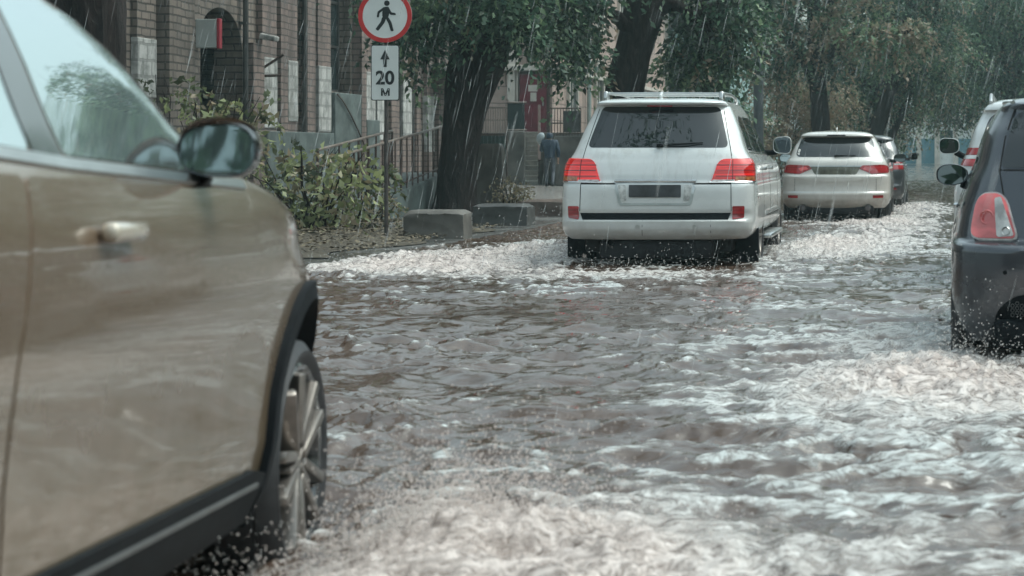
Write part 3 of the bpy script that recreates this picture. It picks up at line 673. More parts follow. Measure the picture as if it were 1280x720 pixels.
# ================================================================== bronze car in the left foreground
def make_front_car():
    yaw = R(7.0); pitch = R(-2.0)
    root = empty('crossover', (0, 0, 0))
    tag(root, 'bronze grey crossover with black sill cladding, largest car at the left edge', 'car', CARS)
    YW = 3.57
    B = Body([(q[0], q[1], q[2]-.30)+q[3:] for q in [(.27, .85, .10, 4.15, .4, 3, .7, 2.3), (.36, .895, .04, 4.28, .4, 3, .75, 2.3), (.43, .912, .02, 4.36, .4, 3, .8, 2.3), (.50, .922, .0, 4.40, .4, 3, .83, 2.3), (.60, .922, .0, 4.42, .4, 3, .85, 2.3), (.70, .928, .03, 4.40, .4, 3, .85, 2.3), (.80, .934, .06, 4.34, .4, 3, .85, 2.3), (.90, .935, .09, 4.26, .4, 3, .85, 2.4),
        (.96, .932, .12, 4.18, .4, 3, .85, 2.5), (1.02, .926, .14, 4.04, .4, 3, .75, 2.6), (1.06, .920, .16, 3.95, .4, 3, .64, 2.8), (1.10, .912, .18, 3.84, .4, 3, .55, 2.9), (1.14, .900, .21, 3.68, .38, 3, .5, 3), (1.175, .886, .24, 3.48, .36, 3, .46, 3), (1.21, .868, .27, 3.22, .35, 3, .45, 3), (1.28, .838, .31, 2.94, .34, 3, .5, 2.8),
        (1.42, .785, .40, 2.68, .32, 3, .5, 2.8), (1.54, .725, .48, 2.38, .3, 3, .5, 2.8), (1.59, .67, .50, 2.18, .3, 3, .5, 2.8), (1.625, .58, .60, 1.98, .28, 2.8, .5, 2.6), (1.64, .48, .75, 1.8, .26, 2.6, .5, 2.6)]], (.03, .9, .05, 3.0), 4.45, .03)
    body = obj('body', B.mesh(), MT['bronze'], root, 40); body.data.materials.append(MT['liner'])
    cut_arches(body, [(.58, .36, .93), (YW, .36, .93)], .49, MT['liner'])
    for sd, S in ((1, B.right), (-1, B.left)):
        bl = lambda y: 1.195+.012*(2.9-y)
        # doors: slightly proud skins with the window as a sub-part
        fd = patch('front_door', round_poly([(1.34, bl(1.34)-.05), (1.18, .80), (1.16, .44), (2.82, .41), (3.02, .62), (3.06, .95), (2.93, bl(2.9)-.045)], [.03, .1, .03, .06, .1, .1, .03]), S, MT['bronze'], root, .005, .012, .07)
        rd = patch('rear_door', round_poly([(.45, bl(.5)-.05), (.66, .80), (1.0, .46), (1.145, .445), (1.165, .80), (1.325, bl(1.32)-.05)], [.03, .2, .1, .03, .1, .03]), S, MT['bronze'], root, .005, .012, .07)
        patch('door_window', round_poly([(1.61, bl(1.61)), (2.90, bl(2.90)), (2.62, 1.415), (2.30, 1.53), (1.98, 1.565), (1.58, 1.575)], [.02, .05, .3, .3, .3, .02]), S, MT['side_glass'], fd, .004, .012, .05)
        patch('door_window', round_poly([(.66, bl(.66)+.02), (1.43, bl(1.43)), (1.43, 1.572), (1.1, 1.555), (.84, 1.50)], [.08, .02, .02, .3, .1]), S, MT['side_glass'], rd, .004, .012, .06)
        patch('door_pillar', [(1.445, bl(1.44)-.004), (1.595, bl(1.59)-.004), (1.565, 1.575), (1.445, 1.578)], S, MT['gloss_black'], root, .004, .012, .06)
        strip('window_trim', [(.62, bl(.62)+.0), (1.6, bl(1.6)-.018), (2.92, bl(2.92)-.02)], S, MT['satin'], root, .022, .008, .008)
        strip('window_trim', [(.80, 1.51), (1.1, 1.575), (1.6, 1.592), (1.9, 1.585), (2.32, 1.548), (2.52, 1.485), (2.70, 1.38), (2.94, bl(2.9)+.01)], S, MT['gloss_black'], root, .024, .006, .008)
        # sill cladding and wheel arch flares
        sc = patch('sill_cladding', round_poly([(1.12, .275), (3.05, .275), (3.07, .40), (2.9, .425), (1.1, .455)], .02), S, MT['black'], root, .02, .04, .06)
        strip('sill_trim', [(1.32, .415), (2.95, .385)], S, MT['trim_grey'], sc, .012, .026, .01)
        for yw in (.58, YW):
            a0, a1 = R(-12), R(192)
            arc = [(yw+.535*math.cos(a0+(a1-a0)*i/36), .365+.535*math.sin(a0+(a1-a0)*i/36)) for i in range(37)]
            inn = [(yw+.482*math.cos(a0+(a1-a0)*i/36), .365+.482*math.sin(a0+(a1-a0)*i/36)) for i in range(37)][::-1]
            SS = lambda a, b, S=S, sd=sd: S(min(a, 4.0), b)
            patch('arch_flare', arc+inn, S, MT['black'], root, .022, .07, .06)
        p = S(1.74, 1.06); bm = bmesh.new(); box(bm, p+Vector((sd*.028, 0, 0)), (.038, .21, .040), Euler((0, 0, 0)).to_matrix(), .016, 3); obj('door_handle', bm, MT['beige'], fd)
        p = S(.80, 1.06); bm = bmesh.new(); box(bm, p+Vector((sd*.028, 0, 0)), (.035, .21, .036), None, .015, 3); obj('door_handle', bm, MT['bronze'], rd)
        mh = mirror_arm(root, (sd*.945, 2.43, 1.25), .185, .143, .13, MT['gloss_black'], MT['mirror'], sd, (sd*.86, 2.60, 1.18), MT['black'], 2.6, tilt=sd*-.0)
        # body coloured cap over the mirror housing
        bm = bmesh.new(); rings = []
        for t in (0, .2, .4, .55, .7, .82, .9, .96):
            k = math.sqrt(max(0, 1-t**2.4))**.8*1.03
            rings.append([bm.verts.new((sd*.945+math.copysign(abs(math.cos(a))**(2/2.6), math.cos(a))*.0925*k, 2.43+.032+t*.105, 1.25+abs(math.sin(a))**(2/2.6)*.075*k+.004)) for a in [math.pi*i/20 for i in range(21)]])
        for A_, B_ in zip(rings, rings[1:]):
            for i in range(20): bm.faces.new((A_[i], A_[i+1], B_[i+1], B_[i]))
        obj('mirror_cap', bm, MT['bronze'], mh, 60)
        for yw, zz in ((.58, .26), (YW, .36)):
            w = wheel(root, sd*.80, yw, zz, .368, .23, .285, sd, 'twin', MT)
            if yw == YW: w.rotation_euler = (R(20), 0, 0)
        patch('tail_light', round_poly([(.4, .98), (.88, 1.0), (.88, 1.10), (.4, 1.06)], .02), lambda a, b, sd=sd: B.wrap(sd*a, b), MT['red'], root, .006, .02, .05)
    patch('rear_window', round_poly([(-.66, 1.25), (.66, 1.25), (.55, 1.54), (-.55, 1.54)], .08), B.rear, MT['glass'], root, .003, .02, .06)
    patch('windscreen', round_poly([(-.70, 1.25), (.70, 1.25), (.58, 1.56), (-.58, 1.56)], .06), B.front, MT['glass'], root, .003, .02, .06)
    for sd in (-1, 1):
        patch('headlight', round_poly([(sd*.50, .80), (sd*.78, .86), (sd*.80, .93), (sd*.50, .88)], .03), B.front, MT['clear'], root, .006, .02, .06)
    patch('grille', round_poly([(-.42, .62), (.42, .62), (.48, .82), (-.48, .82)], .06), B.front, MT['black'], root, .006, .02, .06)
    bm = bmesh.new(); box(bm, (0, 2.2, .28), (1.45, 3.9, .16), None, .03); obj('underbody', bm, MT['liner'], root)
    # put the right front wheel centre where the photograph has it, nose slightly down
    M = Matrix.Rotation(yaw, 4, 'Z') @ Matrix.Rotation(pitch, 4, 'X')
    tgt = Vector((-1.872, 5.5, .355)); loc = tgt - M @ Vector((.93, YW, .36))
    root.matrix_world = Matrix.Translation(loc) @ M
    return root
front_car = make_front_car()
# ------------------------------------------------------------------ camera, light, air
cam = bpy.data.cameras.new('camera'); co = link(bpy.data.objects.new('camera', cam)); SC.camera = co
co.location = (0, 0, H); co.rotation_euler = (R(90), 0, 0)
cam.sensor_width = 36; cam.lens = 36*F/1280; cam.shift_x = -(VX-640)/1280; cam.shift_y = -(360-VY)/1280
cam.clip_start = .05; cam.clip_end = 2000
cam.dof.use_dof = True; cam.dof.focus_distance = 18.8; cam.dof.aperture_fstop = 4.5
W = bpy.data.worlds.new('World'); SC.world = W; W.use_nodes = True; nt = W.node_tree
bg = nt.nodes['Background']; sky = N(nt, 'ShaderNodeTexSky'); sky.sky_type = 'NISHITA'; sky.sun_disc = False
SUN_EL, SUN_AZ = R(60), R(70)
sky.sun_elevation = SUN_EL; sky.sun_rotation = SUN_AZ; sky.air_density = 1.6; sky.dust_density = 5.0; sky.ozone_density = 1.2
hs = N(nt, 'ShaderNodeHueSaturation'); hs.inputs['Saturation'].default_value = .34; L(nt, sky.outputs[0], hs.inputs['Color'])
L(nt, mixc(nt, 1.0, hs.outputs[0], (.86, 1.0, 1.0), 'MULTIPLY'), bg.inputs['Color']); bg.inputs['Strength'].default_value = .15
sun = bpy.data.lights.new('sun', 'SUN'); sun.energy = .55; sun.angle = R(25); sun.color = (1, .96, .91)
so = link(bpy.data.objects.new('sun', sun))
dv = Vector((math.sin(SUN_AZ)*math.cos(SUN_EL), math.cos(SUN_AZ)*math.cos(SUN_EL), math.sin(SUN_EL)))
so.rotation_euler = dv.to_track_quat('Z', 'Y').to_euler()
SC.view_settings.view_transform = 'Standard'; SC.view_settings.look = 'None'; SC.view_settings.exposure = EXPOSURE; SC.view_settings.gamma = 1
SC.render.engine = 'CYCLES'; SC.cycles.use_denoising = True; SC.cycles.max_bounces = 6; SC.cycles.transparent_max_bounces = 12
SC.cycles.volume_bounces = 0; SC.cycles.caustics_reflective = False; SC.cycles.caustics_refractive = False
SC.cycles.sample_clamp_indirect = 4
# haze
bm = bmesh.new(); box(bm, (10, 110, 19), (160, 250, 42)); hz = obj('haze', bm, [], None, 0); hz['kind'] = 'stuff'
m = bpy.data.materials.new('haze'); m.use_nodes = True; nt = m.node_tree; nt.nodes.remove(nt.nodes['Principled BSDF'])
pv = N(nt, 'ShaderNodeVolumePrincipled'); pv.inputs['Color'].default_value = (.66, .90, .90, 1); pv.inputs['Density'].default_value = HAZE; pv.inputs['Anisotropy'].default_value = .2
L(nt, pv.outputs[0], nt.nodes['Material Output'].inputs['Volume']); hz.data.materials.append(m)
# ------------------------------------------------------------------ ground
m_asph = simple('wet_asphalt', (.045, .046, .048), .3, 0, .4, 6, bumpk=.3)
m_walk, nt, b = mat('wet_pavement')
v = geoco(nt); n1 = noise(nt, .7, 6, .6, v); n2 = noise(nt, 9, 5, .7, v)
L(nt, mixc(nt, n2, ramp(nt, n1, [(.35, (.045, .05, .052)), (.65, (.13, .125, .115))]), (.09, .085, .08)), b.inputs['Base Color'])
L(nt, ramp(nt, n1, [(.4, (.10,)*3), (.62, (.5,)*3)]), b.inputs['Roughness']); bump(nt, b, n2, .25, .01)
m_kerb = simple('kerb_concrete', (.075, .072, .068), .35, 0, .35, 5, bumpk=.4)
m_soil, nt, b = mat('soil_litter')
v = geoco(nt); n1 = noise(nt, 3, 8, .7, v); n2 = noise(nt, 30, 4, .7, v)
L(nt, mixc(nt, n2, ramp(nt, n1, [(.35, (.022, .019, .014)), (.55, (.055, .045, .032)), (.7, (.05, .058, .028))]), (.085, .068, .045), 'MIX'), b.inputs['Base Color']); b.inputs['Roughness'].default_value = .8; bump(nt, b, n2, .8, .03)
def sheet(name, poly, z, m, kind='structure', t=0):
    bm = bmesh.new()
    if t: prism(bm, poly, lambda a, b, h: Vector((a, b, z-t+h)), t)
    else: bm.faces.new([bm.verts.new((a, b, z)) for a, b in poly])
    o = obj(name, bm, m, None, 0); o['kind'] = kind; return o
sheet('ground', [(-900, -300), (900, -300), (900, 1500), (-900, 1500)], -.03, m_asph)
sheet('road', [(-6.2, -20), (7, -20), (7, 230), (-6.2, 230)], 0, m_asph)
left_edge = [(-6.2, -10), (-6.2, 46), (-5.2, 54), (-3.0, 63), (-2.6, 75), (-2.7, 150), (-3.4, 200)]
sheet('left_sidewalk', [(x-.16, y) for x, y in left_edge]+[(-60, 200), (-60, -10)], .12, m_walk, t=.14)
def kerb(name, edge, w, z):
    bm = bmesh.new(); prism(bm, edge+[(x-w, y) for x, y in edge[::-1]], lambda a, b, h: Vector((a, b, -.02+h)), z+.02); o = obj(name, bm, m_kerb, None, 0); o['kind'] = 'structure'
kerb('left_kerb', left_edge, .155, .118)
right_edge = [(5.2, -10), (5.2, 60), (3.6, 85), (2.4, 110), (2.2, 200)]
sheet('right_sidewalk', [(x+.16, y) for x, y in right_edge]+[(60, 200), (60, -10)], .14, m_walk, t=.16)
kerb('right_kerb', [(x+.155, y) for x, y in right_edge], .155, .155)
# leaf litter strip under the bush
bm = bmesh.new(); nx, ny = 60, 60; g = {}
for i in range(nx+1):
    for j in range(ny+1):
        u, v_ = i/nx, j/ny; x = -9.4+2.7*u; y = 20+7.6*v_; e = min(u, 1-u, v_, 1-v_)
        g[i, j] = bm.verts.new((x+.25*math.sin(y*1.7), y, .132+.11*min(1, e*5)*(.6+.4*float(fbm(np.array(x*2.), np.array(y*2.), 3)))))
for i in range(nx):
    for j in range(ny): bm.faces.new((g[i, j], g[i+1, j], g[i+1, j+1], g[i, j+1]))
o = obj('soil_bed', bm, m_soil); o['kind'] = 'structure'
m_dead = simple('dead_leaf', (.11, .085, .05), .6, 0, .8, 3)
# fallen leaves: nobody could count them
V, Q = [], []
for i in range(5200):
    x = rng.uniform(-9.2, -6.5); y = rng.uniform(20.5, 28); a = rng.uniform(0, 6.28); s = rng.uniform(.015, .036); z = .15+.1*max(0, 1-abs((x+8)/1.2))+rng.uniform(0, .05)
    t = rng.uniform(-.5, .5); c, d = math.cos(a)*s, math.sin(a)*s; k = len(V)
    V += [(x-c, y-d, z), (x-d*.5, y+c*.5, z+t*s), (x+c, y+d, z+.5*t*s), (x+d*.5, y-c*.5, z-t*s*.3)]; Q.append((k, k+1, k+2, k+3))
o = np_mesh('fallen_leaves', np.array(V), np.array(Q), m_dead); o['kind'] = 'stuff'

# ------------------------------------------------------------------ flood water
def water_fields(X, Y):
    """wake churn and froth, plus pale sky reflection painted in through mid"""
    def blob(cx, cy, rx, ry, p=1.0): return np.exp(-(((X-cx)/rx)**2+((Y-cy)/ry)**2)**p)
    wob = fbm(X*.9, Y*.5, 3, 11)*.5
    # turbulence (0..1) and churned froth; mid adds pale sky reflection as colour
    turb = np.clip(.9*blob(-5.0, 20.5, 1.3, 2.2)+.75*blob(-5.3, 18.2, 1.5, 1.3)+.55*blob(-3.0, 17.3, 1.6, .8)+.8*blob(-1.3, 21.5, .8, 2.6)
        +.75*blob(-.7, 27, 1.0, 5)+.5*blob(-1.6, 29.5, 1.2, 1.4)+.85*blob(-.5, 37, .9, 6)+.9*blob(-.12, 9.3, .75, 1.5)+.55*blob(.9, 9.0, .9, .7)
        +1.0*blob(-1.25, 5.35, .68, .8)+.75*blob(-1.0, 4.6, .8, .7)+.5*blob(-3.4, 24, .6, 3)+.35*blob(-.05, 5.3, .4, .5), 0, 1)
    mid = np.clip(.75*blob(.0, 11.5, 1.6, 4.2)+.6*blob(-.5, 7.4, 1.5, 1.6)+.6*blob(-3.5, 15.6, 3.2, 1.3)+.5*blob(-1.5, 21, 3, 3.5)+.10*(Y > 22)+.55*blob(.1, 6.2, .9, 3.2), 0, 1)
    foam_glint = np.clip(turb*.92+mid*.46, 0, 1)
    return turb, mid, foam_glint
def water_height(X, Y, turb, mid):
    w = .45*fbm(X*.8, Y*.8, 3, 31)
    a = perlin(X*.9+w, Y*1.3+w, 1); b2 = 1-np.abs(perlin(X*1.4+1.5*w, Y*2.3-w, 3))*2.4; c = 1-np.abs(perlin(X*2.9+w*2, Y*4.6+w, 5))*2.4
    d = 1-np.abs(fbm(X*6.0+w*2, Y*10.5, 2, 7))*2; e = perlin(X*13+w*3, Y*22, 9)
    gust = np.clip(.75+.8*fbm(X*.55, Y*.5, 3, 77), .45, 1.5); h = .020*a+.026*b2+gust*(.021*c+.0105*d*np.clip(.8+perlin(X*2.2, Y*2.2, 78)*1.2, .1, 1.6)+.0034*e)
    far = np.clip((Y-8)/30, 0, 1)
    h = h*(1-.2*far)*(1+.35*mid)
    crest = np.clip((b2*.5+c*.5*gust+.25*d-.52)/.62, 0, 1)
    big = (1-np.abs(fbm(X*1.4, Y*1.4, 3, 17)))**2
    turb = turb*np.where(Y < 7, .55, 1)
    h = h + turb*(.030*fbm(X*2.6, Y*2.6, 4, 21, .6)+.034*(1-2*np.abs(fbm(X*3.6, Y*3.6, 4, 41, .65)))+.012*(1-2*np.abs(fbm(X*9, Y*9, 3, 43, .65)))+.02*big)
    # heaped bow and stern waves
    def blob(cx, cy, rx, ry): return np.exp(-(((X-cx)/rx)**2+((Y-cy)/ry)**2))
    lump = .55+.8*fbm(X*2.2, Y*2.2, 5, 51, .6)
    h = h + lump*(.17*blob(-4.2, 20.6, .5, 1.5)+.07*blob(-5.4, 19.6, .9, .5)+.10*blob(-1.45, 21.6, .4, 2.0)+.08*blob(-.35, 36, .5, 4)+.08*blob(-.75, 27, .5, 4)+.08*blob(-.14, 9.7, .25, .6)+.04*blob(.8, 9.4, .7, .3)
        +.12*blob(-1.25, 5.45, .36, .5)+.04*blob(-1.0, 5.0, .7, .35)-.09*blob(-1.95, 5.2, .30, 1.0))
    # ripples rolling off the wakes
    r = np.hypot(X+1.0, Y-9.0); h = h + .012*np.sin(r*7.5+3*w)*np.exp(-((r-2.3)/1.4)**2)
    return h, crest
nc, nr_ = 820, 760
ys = np.exp(np.linspace(math.log(2.4), math.log(75), nr_)); xs = np.linspace(-6.2, 3.4, nc)
X, Y = np.meshgrid(xs, ys); X = np.clip(X, -6.2, 3.4)
turb, mid, foam_glint = water_fields(X, Y); hh, crest = water_height(X, Y, turb, mid); Z = WZ+hh; foam_glint = np.clip(foam_glint+.95*crest*(.80+.5*mid), 0, 1.2)  # wave crests also painted pale in place of sky glints
Z = Z-(.03*np.clip((X+6.2)/.3, 0, 1)-.03)*0
V = np.stack([X, Y, Z], -1).reshape(-1, 3); I = np.arange(nr_*nc).reshape(nr_, nc)
Q = np.stack([I[:-1, :-1], I[:-1, 1:], I[1:, 1:], I[1:, :-1]], -1).reshape(-1, 4)
# the rest of the flooded road, coarser
def coarse(x0, x1, y0, y1, n, m_):
    a, b_ = np.meshgrid(np.linspace(x0, x1, n), np.linspace(y0, y1, m_)); t, md, f = water_fields(a, b_); hh, cr = water_height(a, b_, t, md); f = np.clip(f+.95*cr*(.80+.5*md), 0, 1.2)
    return np.stack([a, b_, WZ+hh], -1).reshape(-1, 3), n, m_, f.ravel(), t.ravel()
Vs, Qs, Fs, Ts = [V], [Q], [foam_glint.ravel()], [turb.ravel()]; off = len(V)
for args in ((3.4, 7.0, 2.4, 75, 60, 300), (-6.2, 7.0, -8, 2.4, 100, 80), (-6.2, 7.0, 75, 200, 120, 200)):
    v2, n_, m_, f, t = coarse(*args); I = np.arange(n_*m_).reshape(m_, n_)+off
    Vs.append(v2); Fs.append(f); Ts.append(t); Qs.append(np.stack([I[:-1, :-1], I[:-1, 1:], I[1:, 1:], I[1:, :-1]], -1).reshape(-1, 4)); off += len(v2)
m_water, nt, b = mat('flood_water')
at1 = N(nt, 'ShaderNodeAttribute', attribute_name='foam_glint').outputs['Fac']; at2 = N(nt, 'ShaderNodeAttribute', attribute_name='churn').outputs['Fac']
v = geoco(nt, (.72, 1.3, 1.0), (0, 0, R(6))); wv = noise(nt, 1.6, 3, .5, v)
vv = N(nt, 'ShaderNodeVectorMath', operation='MULTIPLY_ADD'); L(nt, v, vv.inputs[0]); vv.inputs[1].default_value = (1, 1, 1)
cm = N(nt, 'ShaderNodeCombineXYZ'); L(nt, wv, cm.inputs[0]); L(nt, wv, cm.inputs[1]); L(nt, cm.outputs[0], vv.inputs[2]); vw = vv.outputs[0]
n1 = noise(nt, 3.0, 11, .70, vw, dist=1.2); n2 = noise(nt, 15, 8, .75, vw, dist=.6); n3 = noise(nt, .45, 4, .55, v)
nn = math_(nt, 'ADD', math_(nt, 'MULTIPLY', n1, .62), math_(nt, 'MULTIPLY', n2, .38))
nn = math_(nt, 'ADD', nn, math_(nt, 'MULTIPLY', math_(nt, 'SUBTRACT', n3, .5), .35))
thr = math_(nt, 'ADD', nn, math_(nt, 'MULTIPLY', math_(nt, 'SUBTRACT', at1, .5), .46))
fm = N(nt, 'ShaderNodeMapRange', interpolation_type='SMOOTHSTEP'); fm.inputs[1].default_value = .51; fm.inputs[2].default_value = .68; L(nt, thr, fm.inputs[0])
n5 = noise(nt, 21, 9, .8, vw, dist=.5); hole = N(nt, 'ShaderNodeMapRange', interpolation_type='SMOOTHSTEP'); hole.inputs[1].default_value = .36; hole.inputs[2].default_value = .60; hole.inputs[3].default_value = .18; L(nt, n5, hole.inputs[0])
fmask = math_(nt, 'MULTIPLY', fm.outputs[0], math_(nt, 'ADD', hole.outputs[0], math_(nt, 'MULTIPLY', at2, .18), True))
murk = ramp(nt, n1, [(.3, (.046, .027, .018)), (.7, (.100, .064, .047))])
foam_glintc = mixc(nt, at2, ramp(nt, n5, [(.38, (.36, .365, .355)), (.64, (.74, .79, .78))]), ramp(nt, n5, [(.34, (.28, .215, .185)), (.48, (.54, .45, .41)), (.64, (.80, .71, .665))]))  # cool pale ramp stands in for sky glints; warm ramp is churned froth
L(nt, mixc(nt, math_(nt, 'MULTIPLY', fmask, .88), murk, foam_glintc), b.inputs['Base Color'])
L(nt, math_(nt, 'ADD', math_(nt, 'MULTIPLY', fmask, .4), .03), b.inputs['Roughness'])
b.inputs['IOR'].default_value = 1.6; b.inputs['Specular IOR Level'].default_value = .62
n4 = noise(nt, 9, 3, .5, vw); bh = math_(nt, 'ADD', math_(nt, 'MULTIPLY', n4, .55), math_(nt, 'MULTIPLY', math_(nt, 'MULTIPLY', n5, fmask), .35))
bump(nt, b, bh, .5, .035)
wo = np_mesh('water', np.concatenate(Vs), np.concatenate(Qs), m_water, None, 180, {'foam_glint': np.concatenate(Fs), 'churn': np.concatenate(Ts)}); wo['kind'] = 'structure'

# ------------------------------------------------------------------ thrown spray and rain
m_drop, nt, b = mat('water_drop'); b.inputs['Base Color'].default_value = (.72, .70, .67, 1); b.inputs['Roughness'].default_value = .12; b.inputs['Alpha'].default_value = .34
m_froth, nt, b = mat('froth'); b.inputs['Base Color'].default_value = (.78, .69, .645, 1); b.inputs['Roughness'].default_value = .4; b.inputs['Alpha'].default_value = .45
OCT = np.array([(1,0,0),(-1,0,0),(0,1,0),(0,-1,0),(0,0,1),(0,0,-1)], float); OCF = np.array([(0,2,4),(2,1,4),(1,3,4),(3,0,4),(2,0,5),(1,2,5),(3,1,5),(0,3,5)])
def drops(name, P, r, m, stretch=None):
    n = len(P); S = np.ones((n, 1, 3)) if stretch is None else stretch[:, None, :]
    V = P[:, None, :]+OCT[None]*r[:, None, None]*S
    Q = OCF[None]+(np.arange(n)*6)[:, None, None]
    o = np_mesh(name, V.reshape(-1, 3), Q.reshape(-1, 3), m, None, 180); o['kind'] = 'stuff'; return o
def jet(n, src, spread, vel, vs, tmax=.4):
    """drops along ballistic arcs"""
    p0 = np.array(src)+rng.normal(0, 1, (n, 3))*np.array(spread); v0 = np.array(vel)+rng.normal(0, 1, (n, 3))*np.array(vs)
    t = rng.uniform(0, tmax, (n, 1)); p = p0+v0*t; p[:, 2] -= 4.9*t[:, 0]**2
    return p[p[:, 2] > .04]
P = np.concatenate([jet(13000, (-1.62, 5.6, .08), (.12, .25, .03), (1.1, -.5, 1.55), (.6, .5, .6), .42), jet(8500, (-1.55, 5.2, .08), (.2, .3, .03), (1.0, -.8, 1.2), (.6, .6, .5), .38), jet(8000, (-1.1, 4.95, .1), (.45, .35, .02), (.6, -.2, .7), (.5, .5, .4), .3)])
drops('splash', P, rng.uniform(.0014, .0048, len(P)), m_froth)
P = np.concatenate([jet(420, (-1.95, 5.15, .10), (.12, .2, .04), (-.1, -.7, 1.3), (.25, .4, .5), .42), jet(260, (-2.1, 4.8, .10), (.2, .3, .04), (-.1, -.5, .9), (.25, .3, .4), .35)])
drops('splash', P, rng.uniform(.0015, .005, len(P)), m_drop)
P = np.concatenate([jet(2200, (-3.85, 20.3, .15), (.12, .9, .05), (-1.1, -.6, 1.5), (.6, .6, .7), .5), jet(1500, (-5.0, 19.4, .15), (.9, .5, .03), (-.3, -.2, .9), (.5, .4, .5), .3), jet(1200, (-2.8, 18.15, .12), (.9, .15, .03), (0, -.4, .9), (.4, .4, .6), .3),
    jet(1300, (-1.75, 20.8, .15), (.1, 1.2, .05), (.8, -.5, 1.3), (.5, .5, .6), .4)])
drops('splash', P, rng.uniform(.003, .009, len(P)), m_drop)
P = np.concatenate([jet(1800, (.12, 9.95, .15), (.10, .2, .05), (-.5, -.6, 1.3), (.5, .5, .8), .45), jet(900, (.5, 9.75, .14), (.3, .08, .03), (0, -.5, 1.2), (.5, .3, .6), .35), jet(500, (-.2, 9.4, .13), (.4, .4, .02), (-.3, -.2, .7), (.4, .4, .4), .25)])
drops('splash', P, rng.uniform(.0015, .0055, len(P)), m_drop)
P = np.concatenate([jet(1400, (-.65, 32.3, .12), (.1, 1.2, .05), (.7, -.5, 1.2), (.5, .5, .6), .45), jet(900, (-1.7, 30.7, .1), (.8, .15, .03), (0, -.4, .9), (.4, .4, .5), .3), jet(900, (-.4, 38.5, .12), (.2, 2, .05), (.7, -.3, 1.2), (.5, .5, .6), .4), jet(700, (.1, 16.8, .12), (.15, 1.5, .05), (-.5, -.3, 1.0), (.4, .5, .5), .4)])
drops('splash', P, rng.uniform(.004, .011, len(P)), m_drop)
# rain: long thin falling drops through the whole street
nR = 6000
P = np.stack([rng.uniform(-15, 6.5, nR), 2.6+(43-2.6)*rng.uniform(0, 1, nR)**.85, rng.uniform(.15, 6.6, nR)], 1)
dirv = np.array([-.21, -.05, -1.0])+rng.normal(0, .04, (nR, 3)); ln = rng.uniform(.08, .42, nR)*np.clip(P[:, 1]/14, .5, 1.2); rad = rng.uniform(.0007, .0030, nR)*rng.choice([.7, 1, 1.3], nR)
A_ = P; B_ = P+dirv*ln[:, None]; mid_ = (A_+B_)/2; V = []
rx = np.array([1, 0, 0.]); ry = np.array([0, 1, 0.])
corner = [rx, ry*1., -rx, -ry]
V = np.stack([A_]+[mid_*1.0+(c*rad[:, None])+dirv*0.15*ln[:, None]*0 for c in corner]+[B_], 1)
Q = np.array([(0,1,2),(0,2,3),(0,3,4),(0,4,1),(5,2,1),(5,3,2),(5,4,3),(5,1,4)])[None]+(np.arange(nR)*6)[:, None, None]
m_rain, nt, b = mat('rain'); b.inputs['Base Color'].default_value = (.85, .88, .88, 1); b.inputs['Roughness'].default_value = .2; b.inputs['Alpha'].default_value = .30
o = np_mesh('rain', V.reshape(-1, 3), Q.reshape(-1, 3), m_rain, None, 180); o['kind'] = 'stuff'
